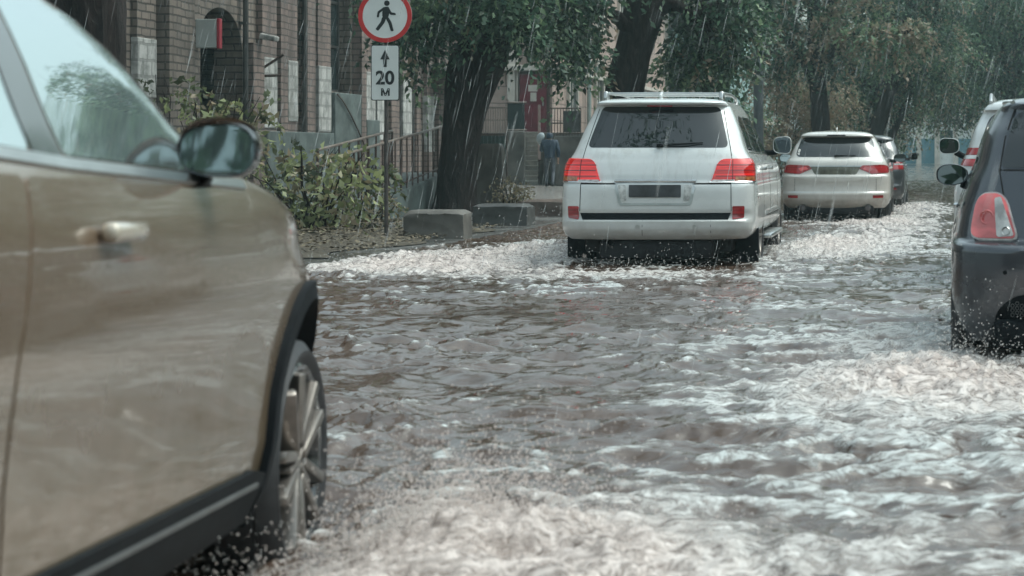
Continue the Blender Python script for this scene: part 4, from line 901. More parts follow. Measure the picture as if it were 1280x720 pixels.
# ------------------------------------------------------------------ buildings
def wall_mat(name, c1, c2, mortar, bw, bh, dirt=(.05, .045, .04), horiz='yz', dirt_amt=.6, msize=.014, rough=.75, ns=1.1):
    m, nt, b = mat(name)
    g = N(nt, 'ShaderNodeNewGeometry'); s = N(nt, 'ShaderNodeSeparateXYZ'); L(nt, g.outputs['Position'], s.inputs[0])
    nrm = N(nt, 'ShaderNodeSeparateXYZ'); L(nt, g.outputs['True Normal'], nrm.inputs[0])
    along = N(nt, 'ShaderNodeMix'); along.data_type = 'FLOAT'; L(nt, math_(nt, 'GREATER_THAN', math_(nt, 'ABSOLUTE', nrm.outputs[0]), .5), along.inputs[0]); L(nt, s.outputs[0], along.inputs[2]); L(nt, s.outputs[1], along.inputs[3])
    c = N(nt, 'ShaderNodeCombineXYZ'); L(nt, along.outputs[0], c.inputs[0]); L(nt, s.outputs[2], c.inputs[1])
    br = N(nt, 'ShaderNodeTexBrick'); wob = noise(nt, 2.2, 3, .5, g.outputs['Position']); wb = N(nt, 'ShaderNodeVectorMath', operation='ADD'); cw = N(nt, 'ShaderNodeCombineXYZ'); L(nt, math_(nt, 'MULTIPLY', wob, .10), cw.inputs[0]); L(nt, math_(nt, 'MULTIPLY', wob, .06), cw.inputs[1]); L(nt, c.outputs[0], wb.inputs[0]); L(nt, cw.outputs[0], wb.inputs[1]); L(nt, wb.outputs[0], br.inputs['Vector'])
    br.inputs['Color1'].default_value = (*c1, 1); br.inputs['Color2'].default_value = (*c2, 1); br.inputs['Mortar'].default_value = (*mortar, 1)
    br.inputs['Scale'].default_value = 1; br.inputs['Brick Width'].default_value = bw; br.inputs['Row Height'].default_value = bh; br.inputs['Mortar Size'].default_value = msize; br.inputs['Bias'].default_value = 0
    n = noise(nt, ns, 7, .65, g.outputs['Position']); run = noise(nt, 1.0, 5, .6, geoco(nt, (2.2, 2.2, .18))); n2 = noise(nt, 14, 5, .7, g.outputs['Position'])
    col = mixc(nt, math_(nt, 'MULTIPLY', n2, .5), br.outputs[0], tuple(x*.55 for x in c1))
    mr = N(nt, 'ShaderNodeMapRange'); mr.inputs[1].default_value = .42; mr.inputs[2].default_value = .7; mr.inputs[4].default_value = dirt_amt; L(nt, n, mr.inputs[0])
    rr = N(nt, 'ShaderNodeMapRange'); rr.inputs[1].default_value = .48; rr.inputs[2].default_value = .68; rr.inputs[4].default_value = .75; L(nt, run, rr.inputs[0]); col = mixc(nt, rr.outputs[0], col, tuple(x*.28 for x in c1))
    L(nt, mixc(nt, mr.outputs[0], col, dirt), b.inputs['Base Color']); b.inputs['Roughness'].default_value = rough
    bump(nt, b, math_(nt, 'ADD', math_(nt, 'MULTIPLY', br.outputs['Fac'], -1), math_(nt, 'MULTIPLY', n2, .4)), .8, .03)
    return m
m_brick = wall_mat('old_brick', (.28, .225, .185), (.19, .155, .132), (.028, .026, .025), .38, .15, msize=.018)
m_brick2 = wall_mat('old_brick_pink', (.30, .215, .185), (.22, .165, .145), (.04, .045, .042), .38, .15, msize=.014)
m_blocks = wall_mat('painted_blocks', (.62, .61, .58), (.50, .49, .47), (.30, .295, .28), .36, .30, (.15, .155, .14), dirt_amt=.95, msize=.03, ns=3.2)
m_green_pl = simple('green_plaster', (.085, .105, .10), .7, 0, .5, 2.5, bumpk=.3)
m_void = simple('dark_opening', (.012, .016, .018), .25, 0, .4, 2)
m_pane = glass_mat('window_pane', (.02, .03, .032), 0, .06)
m_pipe = simple('old_pipe', (.06, .058, .055), .5, .3, .4, 4)
m_stone = simple('grey_stone', (.20, .185, .17), .75, 0, .35, 2.5, bumpk=.4)
m_conc = simple('wet_concrete', (.115, .105, .092), .6, 0, .5, 1.7, bumpk=.5)
m_conc_d = simple('dark_concrete', (.065, .065, .062), .45, 0, .4, 2.2, bumpk=.4)
m_iron = simple('rusty_iron', (.075, .048, .040), .55, .4, .5, 9)
m_rail = simple('pale_handrail', (.22, .175, .15), .4, .3, .35, 6)
XF = -14.7
def fy(px): return -XF*F/(VX-px)                     # where the facade meets that column of the photograph
def fz(px, py): return H-(py-VY)/F*fy(px)
bld = empty('brick_building', (XF, 40, .14)); tag(bld, 'old soot stained brick building with an arched gateway and flaking white painted quoins', 'building')
bpy.context.view_layer.update()
INV = bld.matrix_world.inverted()
def part(name, bm, m, parent, inv=None, smooth=0):
    inv = INV if inv is None else inv
    bmesh.ops.transform(bm, matrix=inv, verts=bm.verts); return obj(name, bm, m, parent, smooth)
HB = 11.0
# wall with an arched opening, built as a frame of blocks round it
ya, yb = fy(247), fy(303); ztop = 4.25; zspring = 3.35
bm = bmesh.new()
openings = [(fy(405), fy(438), fz(420, 115), 6.2), (fy(366), fy(374), fz(370, 76), 6.2), (fy(517), fy(527), fz(520, 150), 5.2)]
cuts = sorted([(ya, yb, .14, None)]+[(a, b2, z0, z1) for a, b2, z0, z1 in openings])
y = 22.0
for a, b2, z0, z1 in cuts:
    box(bm, (XF-.3, (y+a)/2, HB/2), (.6, a-y, HB)); 
    if z1 is None:
        n = 20; cy = (a+b2)/2; rx = (b2-a)/2; rz = ztop-zspring
        arc = [(cy-rx*math.cos(math.pi*i/n), zspring+rz*math.sin(math.pi*i/n)) for i in range(n+1)]
        for (p, q), (p2, q2) in zip(arc, arc[1:]): prism(bm, [(p, q), (p2, q2), (p2, HB), (p, HB)], lambda u, w, h: Vector((XF-.6+h, u, w)), .6)
    else:
        box(bm, (XF-.3, (a+b2)/2, z0/2), (.6, b2-a, z0)); box(bm, (XF-.3, (a+b2)/2, (z1+HB)/2), (.6, b2-a, HB-z1))
    y = b2
box(bm, (XF-.3, (y+55.2)/2, HB/2), (.6, 55.2-y, HB))
box(bm, (XF-5.3, 55.0, HB/2), (9.4, .4, HB)); box(bm, (XF-5.3, 22.2, HB/2), (9.4, .4, HB)); box(bm, (XF-10.2, 38.6, HB/2), (.4, 33, HB))
bmesh.ops.remove_doubles(bm, verts=bm.verts, dist=1e-5)
part('wall', bm, m_brick, bld)
bm = bmesh.new(); prism(bm, [(XF+.35, 21.7), (XF+.35, 55.5), (XF-10.7, 55.5), (XF-10.7, 21.7)], lambda a, b, h: Vector((a, b, HB+.003+h)), .35); part('roof', bm, m_iron, bld)
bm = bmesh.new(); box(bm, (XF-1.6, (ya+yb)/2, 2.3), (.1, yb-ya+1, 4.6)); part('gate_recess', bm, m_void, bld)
for i, (a, b2, z0, z1) in enumerate(openings):
    bm = bmesh.new(); box(bm, (XF-.35, (a+b2)/2, (z0+z1)/2), (.05, b2-a, z1-z0)); w = part('window', bm, m_pane, bld)
    bm = bmesh.new()
    for yy in (a+.05, (a+b2)/2, b2-.05): box(bm, (XF-.3, yy, (z0+z1)/2), (.06, .07, z1-z0-.002))
    for zz in np.arange(z0+.05, z1, 1.1): box(bm, (XF-.305, (a+b2)/2, zz), (.05, b2-a-.11, .06))
    part('window_frame', bm, m_pipe, w)
# pilasters: (px left, px right, projection, top z, painted block band from y to y or None)
pil = [(163, 187, .12, HB-.5, (48, 122)), (192, 206, .30, HB-.5, None), (210, 229, .22, HB-.5, None), (231, 244, .10, HB-.5, None), (304, 318, .22, 3.6, None), (320, 338, .14, HB-.5, (72, 160)), (341, 350, .18, HB-.5, None), (352, 364, .14, HB-.5, (76, 152)),
       (376, 386, .16, HB-.5, None), (387, 403, .20, HB-.5, (83, 165)), (440, 446, .25, HB-.5, None), (447, 461, .16, HB-.5, (90, 168)), (466, 479, .10, HB-.5, (115, 175)), (482, 492, .16, HB-.5, None), (497, 508, .14, HB-.5, (98, 170)), (512, 517, .2, HB-.5, None), (528, 536, .14, HB-.5, (120, 190)), (541, 549, .18, HB-.5, None)]
for a, b2, pr, zt, band in pil:
    y0, y1 = fy(a), fy(b2); bm = bmesh.new()
    if band:
        zb1, zb0 = fz((a+b2)/2, band[0]), fz((a+b2)/2, band[1])
        box(bm, (XF+pr/2, (y0+y1)/2, (.14+zb0)/2), (pr, y1-y0, zb0-.14)); box(bm, (XF+pr/2, (y0+y1)/2, (zb1+zt)/2), (pr, y1-y0, zt-zb1))
        p = part('pilaster', bm, m_brick if a < 300 else m_brick2, bld)
        bm = bmesh.new(); box(bm, (XF+pr/2+.012, (y0+y1)/2, (zb0+zb1)/2), (pr+.02, y1-y0-.004, zb1-zb0), None, .015); part('painted_quoin', bm, m_blocks, p)
        for k in range(5):                                # patches where blocks have been repainted stand proud
            pass
    else:
        box(bm, (XF+pr/2, (y0+y1)/2, (zt+.14)/2), (pr, y1-y0, zt-.14)); part('pilaster', bm, m_brick if a < 300 else m_brick2, bld)
for a in (300, 374.5, 463, 494, 510):
    bm = bmesh.new(); y0 = fy(a); tube(bm, [(XF+.12, y0, .2), (XF+.12, y0, HB-.3)], .06, 8)
    for zz in np.arange(.8, HB-.5, 1.6): box(bm, (XF+.08, y0, zz), (.16, .16, .05))
    part('downpipe', bm, m_pipe, bld, None, 35)
# projecting cornices
bm = bmesh.new()
box(bm, (XF+.22, 30, 8.2), (.44, 15.8, .3), None, .04); box(bm, (XF+.2, 47, 8.2), (.42, 15.8, .3), None, .04); part('cornice', bm, m_stone, bld)
# plastered plinths
for a, b2, t, bot in ((405, 438, 117, 186), (320, 404, 165, 200), (446, 462, 150, 178)):
    y0, y1 = fy(a), fy(b2); z1 = fz((a+b2)/2, t); bm = bmesh.new(); box(bm, (XF+.14, (y0+y1)/2, (z1+.14)/2), (.28 if a == 405 else .26, y1-y0+.02, z1-.14), None, .02); part('plinth', bm, m_green_pl, bld)
# floodlights on the wall
for px, py in ((312, 47), (319, 75)):
    y0, z0 = fy(px), fz(px, py); bm = bmesh.new()
    if py < 60: box(bm, (XF+.42, y0, z0), (.34, .30, .12), Euler((0, R(12), 0)).to_matrix(), .03); nm, mm = 'wall_lamp', m_blocks
    else:
        tube(bm, [(XF+.02, y0, z0-.35), (XF+.55, y0+.05, z0-.33)], .03, 6); tube(bm, [(XF+.05, y0, z0-.25), (XF+.6, y0+.05, z0+.12)], .03, 6); box(bm, (XF+.06, y0, z0-.2), (.1, .1, .6), None, .01); nm, mm = 'wall_bracket', m_iron
    part(nm, bm, mm, bld)
# cable hanging across the plaster
bm = bmesh.new(); pts = [(XF+.32, fy(405)+i*.33, fz(405, 118)-1.9*(i/9)**1.3) for i in range(10)]; tube(bm, pts, .02, 5); part('cable', bm, m_iron, bld)
# little canopy at the far end
bm = bmesh.new(); y0 = fy(534); box(bm, (XF+.75, y0+1.0, fz(540, 92)), (1.5, 2.4, .06), Euler((0, R(14), 0)).to_matrix(), .01)
cp = part('canopy', bm, m_iron, bld); bm = bmesh.new(); box(bm, (XF+.82, y0-.24, fz(540, 92)+.03), (1.55, .10, .10), Euler((0, R(14), 0)).to_matrix(), .01); part('canopy_edge', bm, MT['satin'], cp)
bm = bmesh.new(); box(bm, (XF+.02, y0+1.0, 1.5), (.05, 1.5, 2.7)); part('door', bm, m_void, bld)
# projecting sign box (blank), lit only by the sky
d = fy(240); p0 = at(228, 60, d); p1 = at(272, 24, d)
sb = empty('projecting_sign', (XF, d, (p0.z+p1.z)/2)); tag(sb, 'blank grey box sign with a red side, fixed in front of the arched gateway', 'sign'); bpy.context.view_layer.update(); IS = sb.matrix_world.inverted()
m_sign = simple('grey_sign_face', (.42, .44, .42), .35, 0, .25, 1.2)
bm = bmesh.new(); box(bm, ((p0.x+p1.x)/2, d, (p0.z+p1.z)/2), (p1.x-p0.x, .12, p1.z-p0.z), None, .012); part('sign_box', bm, m_sign, sb, IS)
bm = bmesh.new(); box(bm, (p1.x+.035, d+.0, (p0.z+p1.z)/2), (.06, .14, p1.z-p0.z+.02), None, .01); part('side_panel', bm, simple('sign_red', (.36, .03, .05), .35, 0, .2, 4), sb, IS)
bm = bmesh.new(); box(bm, (p0.x-.045, d+.0, (p0.z+p1.z)/2), (.08, .16, p1.z-p0.z+.04), None, .01); part('bracket', bm, m_iron, sb, IS)

# ---------------- pink building with red door behind the first tree
m_pink = wall_mat('pink_render', (.55, .40, .34), (.47, .35, .30), (.16, .125, .11), 1.5, .62, (.22, .18, .15), dirt_amt=.55, msize=.022)
m_cream = simple('cream_trim', (.55, .50, .44), .7, 0, .2, 2)
YB, XB = 67.6, -14.1
pk = empty('pink_building', (XB-6, YB+6, .14)); tag(pk, 'pink rendered building with a dark red door at the head of concrete steps', 'building'); bpy.context.view_layer.update(); IP = pk.matrix_world.inverted()
bm = bmesh.new(); box(bm, (XB-7, YB+14, 6), (14, 28, 12)); part('wall', bm, m_pink, pk, IP)
bm = bmesh.new(); prism(bm, [(XB+.4, YB-.4), (XB+.4, YB+28.4), (XB-14.4, YB+28.4), (XB-14.4, YB-.4)], lambda a, b, h: Vector((a, b, 12.003+h)), .4); part('roof', bm, m_iron, pk, IP)
dx0, dx1 = at(650, 0, YB).x, at(684, 0, YB).x; dz0, dz1 = 2.0, at(0, 93, YB).z
m_door = simple('red_door', (.15, .02, .034), .4, .1, .25, 3)
bm = bmesh.new(); box(bm, ((dx0+dx1)/2, YB-.05, (dz0+dz1)/2), (dx1-dx0, .1, dz1-dz0), None, .012); dr = part('door', bm, m_door, pk, IP)
bm = bmesh.new(); box(bm, (dx0-.06, YB-.06, (dz0+dz1)/2+.05), (.11, .13, dz1-dz0+.1)); box(bm, (dx1+.06, YB-.06, (dz0+dz1)/2+.05), (.11, .13, dz1-dz0+.1)); box(bm, ((dx0+dx1)/2, YB-.061, dz1+.05), (dx1-dx0-.005, .12, .1)); part('door_frame', bm, m_iron, pk, IP)
bm = bmesh.new()
for zz, hh in ((dz0+.55, .75), (dz0+1.5, .9)):
    for sx_ in (-.23, .23): box(bm, ((dx0+dx1)/2+sx_, YB-.108, zz), (.36, .018, hh), None, .006)
part('door_panel', bm, m_door, dr, IP)
bm = bmesh.new(); box(bm, (dx1-.12, YB-.15, dz0+1.05), (.05, .1, .16), None, .01); part('handle', bm, MT['satin'], dr, IP)
bm = bmesh.new(); box(bm, ((dx0+dx1)/2-.0, YB-.125, dz0+1.62), (.34, .012, .24)); box(bm, ((dx0+dx1)/2+.02, YB-.126, dz0+1.30), (.22, .012, .32)); part('notice', bm, m_cream, dr, IP)
for px, w in ((641, .34), (646.5, .1)):
    bm = bmesh.new(); q = at(px, 0, YB).x; box(bm, (q, YB-.07, 3.9), (w, .14, 3.8), None, .01); part('door_pilaster', bm, m_cream, pk, IP)
bm = bmesh.new(); box(bm, (dx0+.4, YB-.1, dz1+.25), (2.4, .2, .18), None, .02); part('door_hood', bm, m_cream, pk, IP)
for k in range(4):                                       # street side windows
    y0 = YB+3.5+k*5.6
    for zz in (2.6, 6.6):
        bm = bmesh.new(); box(bm, (XB+.02, y0, zz+1), (.06, 1.5, 2.3)); w = part('window', bm, m_pane, pk, IP)
        bm = bmesh.new(); box(bm, (XB+.05, y0-.83, zz+1), (.16, .16, 2.6)); box(bm, (XB+.05, y0+.83, zz+1), (.16, .16, 2.6)); box(bm, (XB+.06, y0, zz+2.4), (.2, 1.9, .2)); box(bm, (XB+.07, y0, zz-.32), (.24, 1.9, .14)); box(bm, (XB+.055, y0, zz+1), (.04, .07, 2.3)); part('window_frame', bm, m_cream, w, IP)
for px in (670, 600):
    bm = bmesh.new(); q = at(px, 0, YB).x; box(bm, (q-1.0, YB-.02, 6.4), (1.3, .06, 2.0)); w = part('window', bm, m_pane, pk, IP)
bm = bmesh.new(); q = XB+.15; tube(bm, [(q, 74, .2), (q, 74, 11.8)], .085, 10); part('downpipe', bm, simple('pale_green_pipe', (.30, .36, .34), .45, 0, .2, 4), pk, IP, 35)
bm = bmesh.new()
for zz in (1.0, 4.35, 9.2): box(bm, (XB-6.9, YB+13.9, zz), (14.16, 28.4, .16))
part('string_course', bm, m_cream, pk, IP)

# ---------------- entrance steps with landing
st = empty('entrance_steps', (-14.5, 64, .14)); tag(st, 'weathered concrete entrance steps rising to the dark red door', 'steps'); bpy.context.view_layer.update(); IT = st.matrix_world.inverted(); SH = Matrix.Identity(4); SH[0][1] = -.215; SH[0][3] = .215*62; IH = IT@SH       # the flight is turned towards the street
sx0, sx1 = at(656, 0, 63).x, at(680, 0, 63).x
m_step = simple('step_stone', (.34, .32, .29), .6, 0, .3, 3, bumpk=.3); bm = bmesh.new(); ns = 11
for k in range(ns): box(bm, ((sx0+sx1)/2, 62.0+.34*k+(66.2-62.0-.34*k)/2, .14+.169*k+.0845), (sx1-sx0, 66.2-62.0-.34*k, .135), None, .008); box(bm, ((sx0+sx1)/2, 61.975+.34*k+(66.2-62.0-.34*k)/2, .14+.169*k+.1525), (sx1-sx0+.02, 66.25-62.0-.34*k, .034), None, .008)
part('treads', bm, m_step, st, IH)
bm = bmesh.new(); box(bm, ((dx0+sx1)/2+.1, 66.9, 1.05), (sx1-dx0+3.4, 1.36, 1.86), None, .02); part('landing', bm, m_conc, st, IT)
q0, q1 = at(632, 0, 61.8).x, at(654.5, 0, 61.8).x
bm = bmesh.new(); box(bm, ((q0+q1)/2, 64.0, 1.06), (q1-q0, 4.3, 1.84), None, .03); part('side_wall', bm, m_conc, st, IH)
q2 = at(690, 0, 62).x
bm = bmesh.new(); box(bm, (q2+.75, 64.0, .98), (1.3, 4.3, 1.68), None, .03); part('side_wall', bm, m_conc, st, IH)
bm = bmesh.new(); box(bm, ((q0+q1)/2, 62.1, 2.45), (q1-q0-.02, .06, .95), None, .01); part('sheet_panel', bm, simple('green_sheet', (.03, .045, .045), .45, .2, .3, 4), st, IH)
bm = bmesh.new(); tube(bm, [(q0, 62, 2.95), (q1+.05, 62, 2.95)], .03, 6); tube(bm, [(q0, 62, 2.02), (q1+.05, 62, 2.02)], .03, 6); tube(bm, [(q0, 62, 3.05), (q0, 66, 3.05)], .03, 6)
tube(bm, [(q0-1.2, 63, 2.78), (q0, 62, 2.78)], .03, 6); part('railing', bm, m_rail, st, IH, 35)
bm = bmesh.new(); A = Vector((sx1+.05, 61.9, 1.0)); Bq = Vector((sx1+.05, 66.0, 2.95)); box(bm, (A+Bq)/2, (.10, (Bq-A).length, .06), (Bq-A).to_track_quat('Y', 'Z').to_matrix(), .01)
for k in range(9):
    t = k/8; p = A.lerp(Bq, t); box(bm, (p.x, p.y, p.z-.42), (.03, .03, .82))
part('handrail', bm, m_iron, st, IH)
bm = bmesh.new(); r0, r1 = at(686, 0, 62).x, at(726, 0, 62).x
for zz in (1.9, 2.25, 2.75): tube(bm, [(r0, 61.9, zz), (r1, 61.9, zz)], .025, 6)
for k in range(12): tube(bm, [(r0+(r1-r0)*k/11, 61.9, 1.8), (r0+(r1-r0)*k/11, 61.9, 2.75)], .014, 5)
part('railing', bm, m_iron, st, IH)
bm = bmesh.new(); r2 = at(704, 0, 62).x; box(bm, ((r2+r1)/2, 61.84, 2.3), (r1-r2, .05, .72), None, .01); part('sheet_panel', bm, m_pipe, st, IH)

# green metal fence panel left of the steps
fp = empty('fence_panel', (-16, 60, .14)); tag(fp, 'dark green sheet metal fence left of the entrance steps, behind the tree', 'fence'); bpy.context.view_layer.update(); IFP = fp.matrix_world.inverted()
f0, f1 = at(585, 0, 60).x, at(631, 0, 60).x
bm = bmesh.new(); box(bm, ((f0+f1)/2, 60.1, .98), (f1-f0, .05, 1.66)); 
for k in range(9): box(bm, (f0+(f1-f0)*(k+.5)/9, 60.06, .98), (.05, .05, 1.64))
part('sheet', bm, simple('fence_green', (.028, .05, .045), .45, .2, .3, 4), fp, IFP)
bm = bmesh.new(); box(bm, ((f0+f1)/2, 60.05, 1.85), (f1-f0, .08, .07)); 
for k in range(3): box(bm, (f0+(f1-f0)*k/2, 60.2, 1.0), (.08, .08, 1.8))
part('rail', bm, m_iron, fp, IFP)
bm = bmesh.new()
for k in range(16): tube(bm, [(f0+(f1-f0)*k/15, 60.1, 1.88), (f0+(f1-f0)*k/15, 60.1, 2.75)], .016, 5)
tube(bm, [(f0, 60.1, 2.75), (f1, 60.1, 2.75)], .022, 5); part('lattice', bm, m_rail, fp, IFP)

# ---------------- teal building farther on, pale building closing the street
def far_building(name, label, x0, x1, y0, y1, h, m, trim, face, n, storeys, zwin=2.1, doors=None):
    r = empty(name, ((x0+x1)/2, (y0+y1)/2, .14)); tag(r, label, 'building'); bpy.context.view_layer.update(); I = r.matrix_world.inverted()
    bm = bmesh.new(); box(bm, ((x0+x1)/2, (y0+y1)/2, h/2), (x1-x0, y1-y0, h)); part('wall', bm, m, r, I)
    bm = bmesh.new(); box(bm, ((x0+x1)/2, (y0+y1)/2, h+.203), (x1-x0+.8, y1-y0+.8, .4)); part('roof', bm, m_iron, r, I)
    bm = bmesh.new()
    for s in range(1, storeys+1): box(bm, ((x0+x1)/2, (y0+y1)/2, s*h/storeys-.3), (x1-x0+.3, y1-y0+.3, .22))
    part('cornice', bm, trim, r, I)
    for k in range(n):
        t = (k+.5)/n
        if face == 'w': c = (x0, y0+(y1-y0)*t)
        elif face == 'x': c = (x1, y0+(y1-y0)*t)
        else: c = (x0+(x1-x0)*t, y0)
        bm = bmesh.new(); pt = (k/n)
        if face == 'w': box(bm, (x0-.08, y0+(y1-y0)*pt, h/2-.3), (.16, .5, h-.6))
        elif face == 'x': box(bm, (x1+.08, y0+(y1-y0)*pt, h/2-.3), (.16, .5, h-.6))
        else: box(bm, (x0+(x1-x0)*pt, y0-.08, h/2-.3), (.5, .16, h-.6))
        part('pilaster', bm, trim, r, I)
        for s in range(storeys):
            z = s*h/storeys+zwin; bm = bmesh.new(); isd = doors and s == 0 and k in doors
            sz = (1.2, 1.9) if not isd else (1.3, 2.4); z = z if not isd else 1.35
            if face == 'w': box(bm, (c[0]-.02, c[1], z), (.08, sz[0], sz[1]))
            elif face == 'x': box(bm, (c[0]+.02, c[1], z), (.08, sz[0], sz[1]))
            else: box(bm, (c[0], c[1]-.02, z), (sz[0], .08, sz[1]))
            part('door' if isd else 'window', bm, m_blue if isd else m_pane, r, I)
    return r
m_blue = simple('blue_door', (.05, .17, .22), .5, 0, .2, 3)
m_teal = simple('teal_render', (.24, .36, .34), .75, 0, .2, 1.5); m_pale = simple('pale_render', (.64, .66, .64), .75, 0, .15, 1.5)
far_building('teal_building', 'pale teal rendered building with tall windows beyond the lamp post', -24, -12.2, 113, 150, 11, m_teal, m_cream, 'x', 9, 3)
far_building('teal_building', 'narrow teal house end seen through the gap left of the lamp post', -23.5, -11.0, 98.5, 112.3, 10, m_teal, m_cream, 'y', 7, 3)
far_building('pale_building', 'pale grey pilastered building closing the far end of the street', -14, 16, 176, 190, 10, m_pale, m_cream, 'y', 17, 2, 2.4, (4, 6, 7, 9, 10))
far_building('reflection_house', 'unseen long beige house behind the right hand trees, added for reflections', 13, 24, 14, 108, 9, simple('beige_render', (.26, .235, .20), .8, 0, .25, 1.2), m_cream, 'w', 22, 3)  # house out of view, added so the bronze car's side reflects a band
# ------------------------------------------------------------------ trees
def leaf_mat(name, dark, mid, light, dry, rough=.45):
    m, nt, b = mat(name); a = N(nt, 'ShaderNodeAttribute', attribute_name='tone'); s = N(nt, 'ShaderNodeSeparateColor'); L(nt, a.outputs['Color'], s.inputs[0])
    c = ramp(nt, s.outputs[0], [(.1, dark), (.5, mid), (.95, light)])
    c = mixc(nt, s.outputs[1], c, dry); L(nt, c, b.inputs['Base Color']); b.inputs['Roughness'].default_value = rough; b.inputs['Specular IOR Level'].default_value = .5
    tr = N(nt, 'ShaderNodeBsdfTranslucent'); L(nt, c, tr.inputs['Color']); mx = N(nt, 'ShaderNodeMixShader'); mx.inputs[0].default_value = .36
    L(nt, b.outputs[0], mx.inputs[1]); L(nt, tr.outputs[0], mx.inputs[2]); L(nt, mx.outputs[0], nt.nodes['Material Output'].inputs[0]); return m
m_leaf = leaf_mat('tree_leaf', (.014, .046, .032), (.068, .165, .098), (.28, .40, .22), (.44, .32, .23))
m_shrub = leaf_mat('shrub_leaf', (.04, .055, .028), (.15, .185, .085), (.38, .42, .20), (.30, .23, .15))
m_bark, nt, b = mat('bark')
v = objco(nt, (5.5, 5.5, 1.3)); n1 = noise(nt, 1.3, 9, .75, v, dist=1.6); n2 = noise(nt, 4, 5, .7, v)
L(nt, ramp(nt, n1, [(.35, (.008, .006, .0055)), (.55, (.030, .021, .019)), (.75, (.075, .055, .050))]), b.inputs['Base Color']); b.inputs['Roughness'].default_value = .7; b.inputs['Specular IOR Level'].default_value = .25
bump(nt, b, math_(nt, 'ADD', n1, math_(nt, 'MULTIPLY', n2, .3)), 1.0, .08)
def leaves(P, D, size, wid, tone, fold=.25):
    """P base points, D directions -> folded rhombic leaves"""
    n = len(P); D = D/np.linalg.norm(D, axis=1, keepdims=True)
    u = rng.normal(0, 1, (n, 3)); S = np.cross(D, u); S /= np.linalg.norm(S, axis=1, keepdims=True)+1e-9; Nn = np.cross(D, S)
    l = size[:, None]; w = l*wid
    V = np.stack([P, P+D*l*.45+S*w*.5+Nn*w*fold, P+D*l-Nn*w*.15, P+D*l*.45-S*w*.5+Nn*w*fold], 1)
    T = np.repeat(tone, 4, axis=0)
    return V.reshape(-1, 3), np.arange(n*4).reshape(n, 4), T
def crown_points(clumps, per, spray_len, nleaf, leaf, droop, dry_p, seedtone=0):
    Ps, Ds, Ss, Ts = [], [], [], []
    for (c, r, dens, dry) in clumps:
        c = np.array(c); n = int(per*dens)
        u = rng.normal(0, 1, (n, 3)); u /= np.linalg.norm(u, axis=1, keepdims=True)
        o = c+u*(np.array(r)*rng.uniform(.25, 1.0, (n, 1))**.6)
        dirh = u*np.array([1, 1, .4])+rng.normal(0, .45, (n, 3)); dirh[:, 2] = np.minimum(dirh[:, 2], .5)
        dirh /= np.linalg.norm(dirh, axis=1, keepdims=True)
        sl = spray_len*rng.uniform(.5, 1.35, n); ct = rng.uniform(.0, 1, n)**1.5*.6+rng.uniform(-.15, .5)
        isdry = rng.uniform(0, 1, n) < (dry*dry_p)*1.5*rng.uniform(0, 1)**.5
        t = (np.arange(nleaf)+.5)/nleaf
        pos = o[:, None, :]+dirh[:, None, :]*(sl[:, None]*t)[:, :, None]; pos[:, :, 2] -= droop*sl[:, None]*t**2
        pos = pos+rng.normal(0, .035, pos.shape)*spray_len
        d = dirh[:, None, :]*.6+rng.normal(0, .6, pos.shape); d[:, :, 2] -= .7*droop*t
        tone = np.zeros((n, nleaf, 3)); tone[:, :, 0] = np.clip(ct[:, None]+rng.normal(0, .10, (n, nleaf)), 0, 1); tone[:, :, 1] = np.where(isdry[:, None], rng.uniform(.4, 1, (n, nleaf)), rng.uniform(0, .12, (n, nleaf)))
        Ps.append(pos.reshape(-1, 3)); Ds.append(d.reshape(-1, 3)); Ss.append(leaf*rng.uniform(.6, 1.3, n*nleaf)); Ts.append(tone.reshape(-1, 3))
    return leaves(np.concatenate(Ps), np.concatenate(Ds), np.concatenate(Ss), .5, np.concatenate(Ts))
def trunk_mesh(path, rad, n=26, rough=.09, fr=3.0):
    """ridged tapering trunk along a path"""
    pts = []; K = 26
    pp = [Vector(p) for p in path]; px_ = pchip([p.z for p in pp], [p.x for p in pp]); py_ = pchip([p.z for p in pp], [p.y for p in pp]); pr = pchip([p.z for p in pp], rad)
    bm = bmesh.new(); rings = []
    for i in range(K*2+1):
        z = pp[0].z+(pp[-1].z-pp[0].z)*i/(K*2); c = Vector((float(px_(z)), float(py_(z)), z)); ring = []
        for k in range(n):
            a = 2*math.pi*k/n; r = float(pr(z)); e = float(fbm(np.array(a*fr*1.2+.2*math.sin(z)), np.array(z*.55+path[0][0]), 3, 61)); rr = r*(1+rough*2.2*e+.05*math.sin(3*a+z))
            ring.append(bm.verts.new(c+Vector((rr*math.cos(a), rr*math.sin(a), 0))))
        rings.append(ring)
    for A, B in zip(rings, rings[1:]):
        for k in range(n): bm.faces.new((A[k], A[(k+1) % n], B[(k+1) % n], B[k]))
    bm.faces.new(rings[-1]); bm.faces.new(rings[0][::-1])
    return bm
def limb_path(a, b, sag=.0, k=6):
    a, b = Vector(a), Vector(b); o = []
    for i in range(k+1):
        t = i/k; p = a.lerp(b, t); p.z += math.sin(t*math.pi)*.12*(b-a).length-sag*t*t; p += Vector((random.uniform(-1, 1), random.uniform(-1, 1), random.uniform(-1, 1)))*.04*(b-a).length*(0 < i < k); o.append(p)
    return o
TREES = 'street trees leaning over the road'
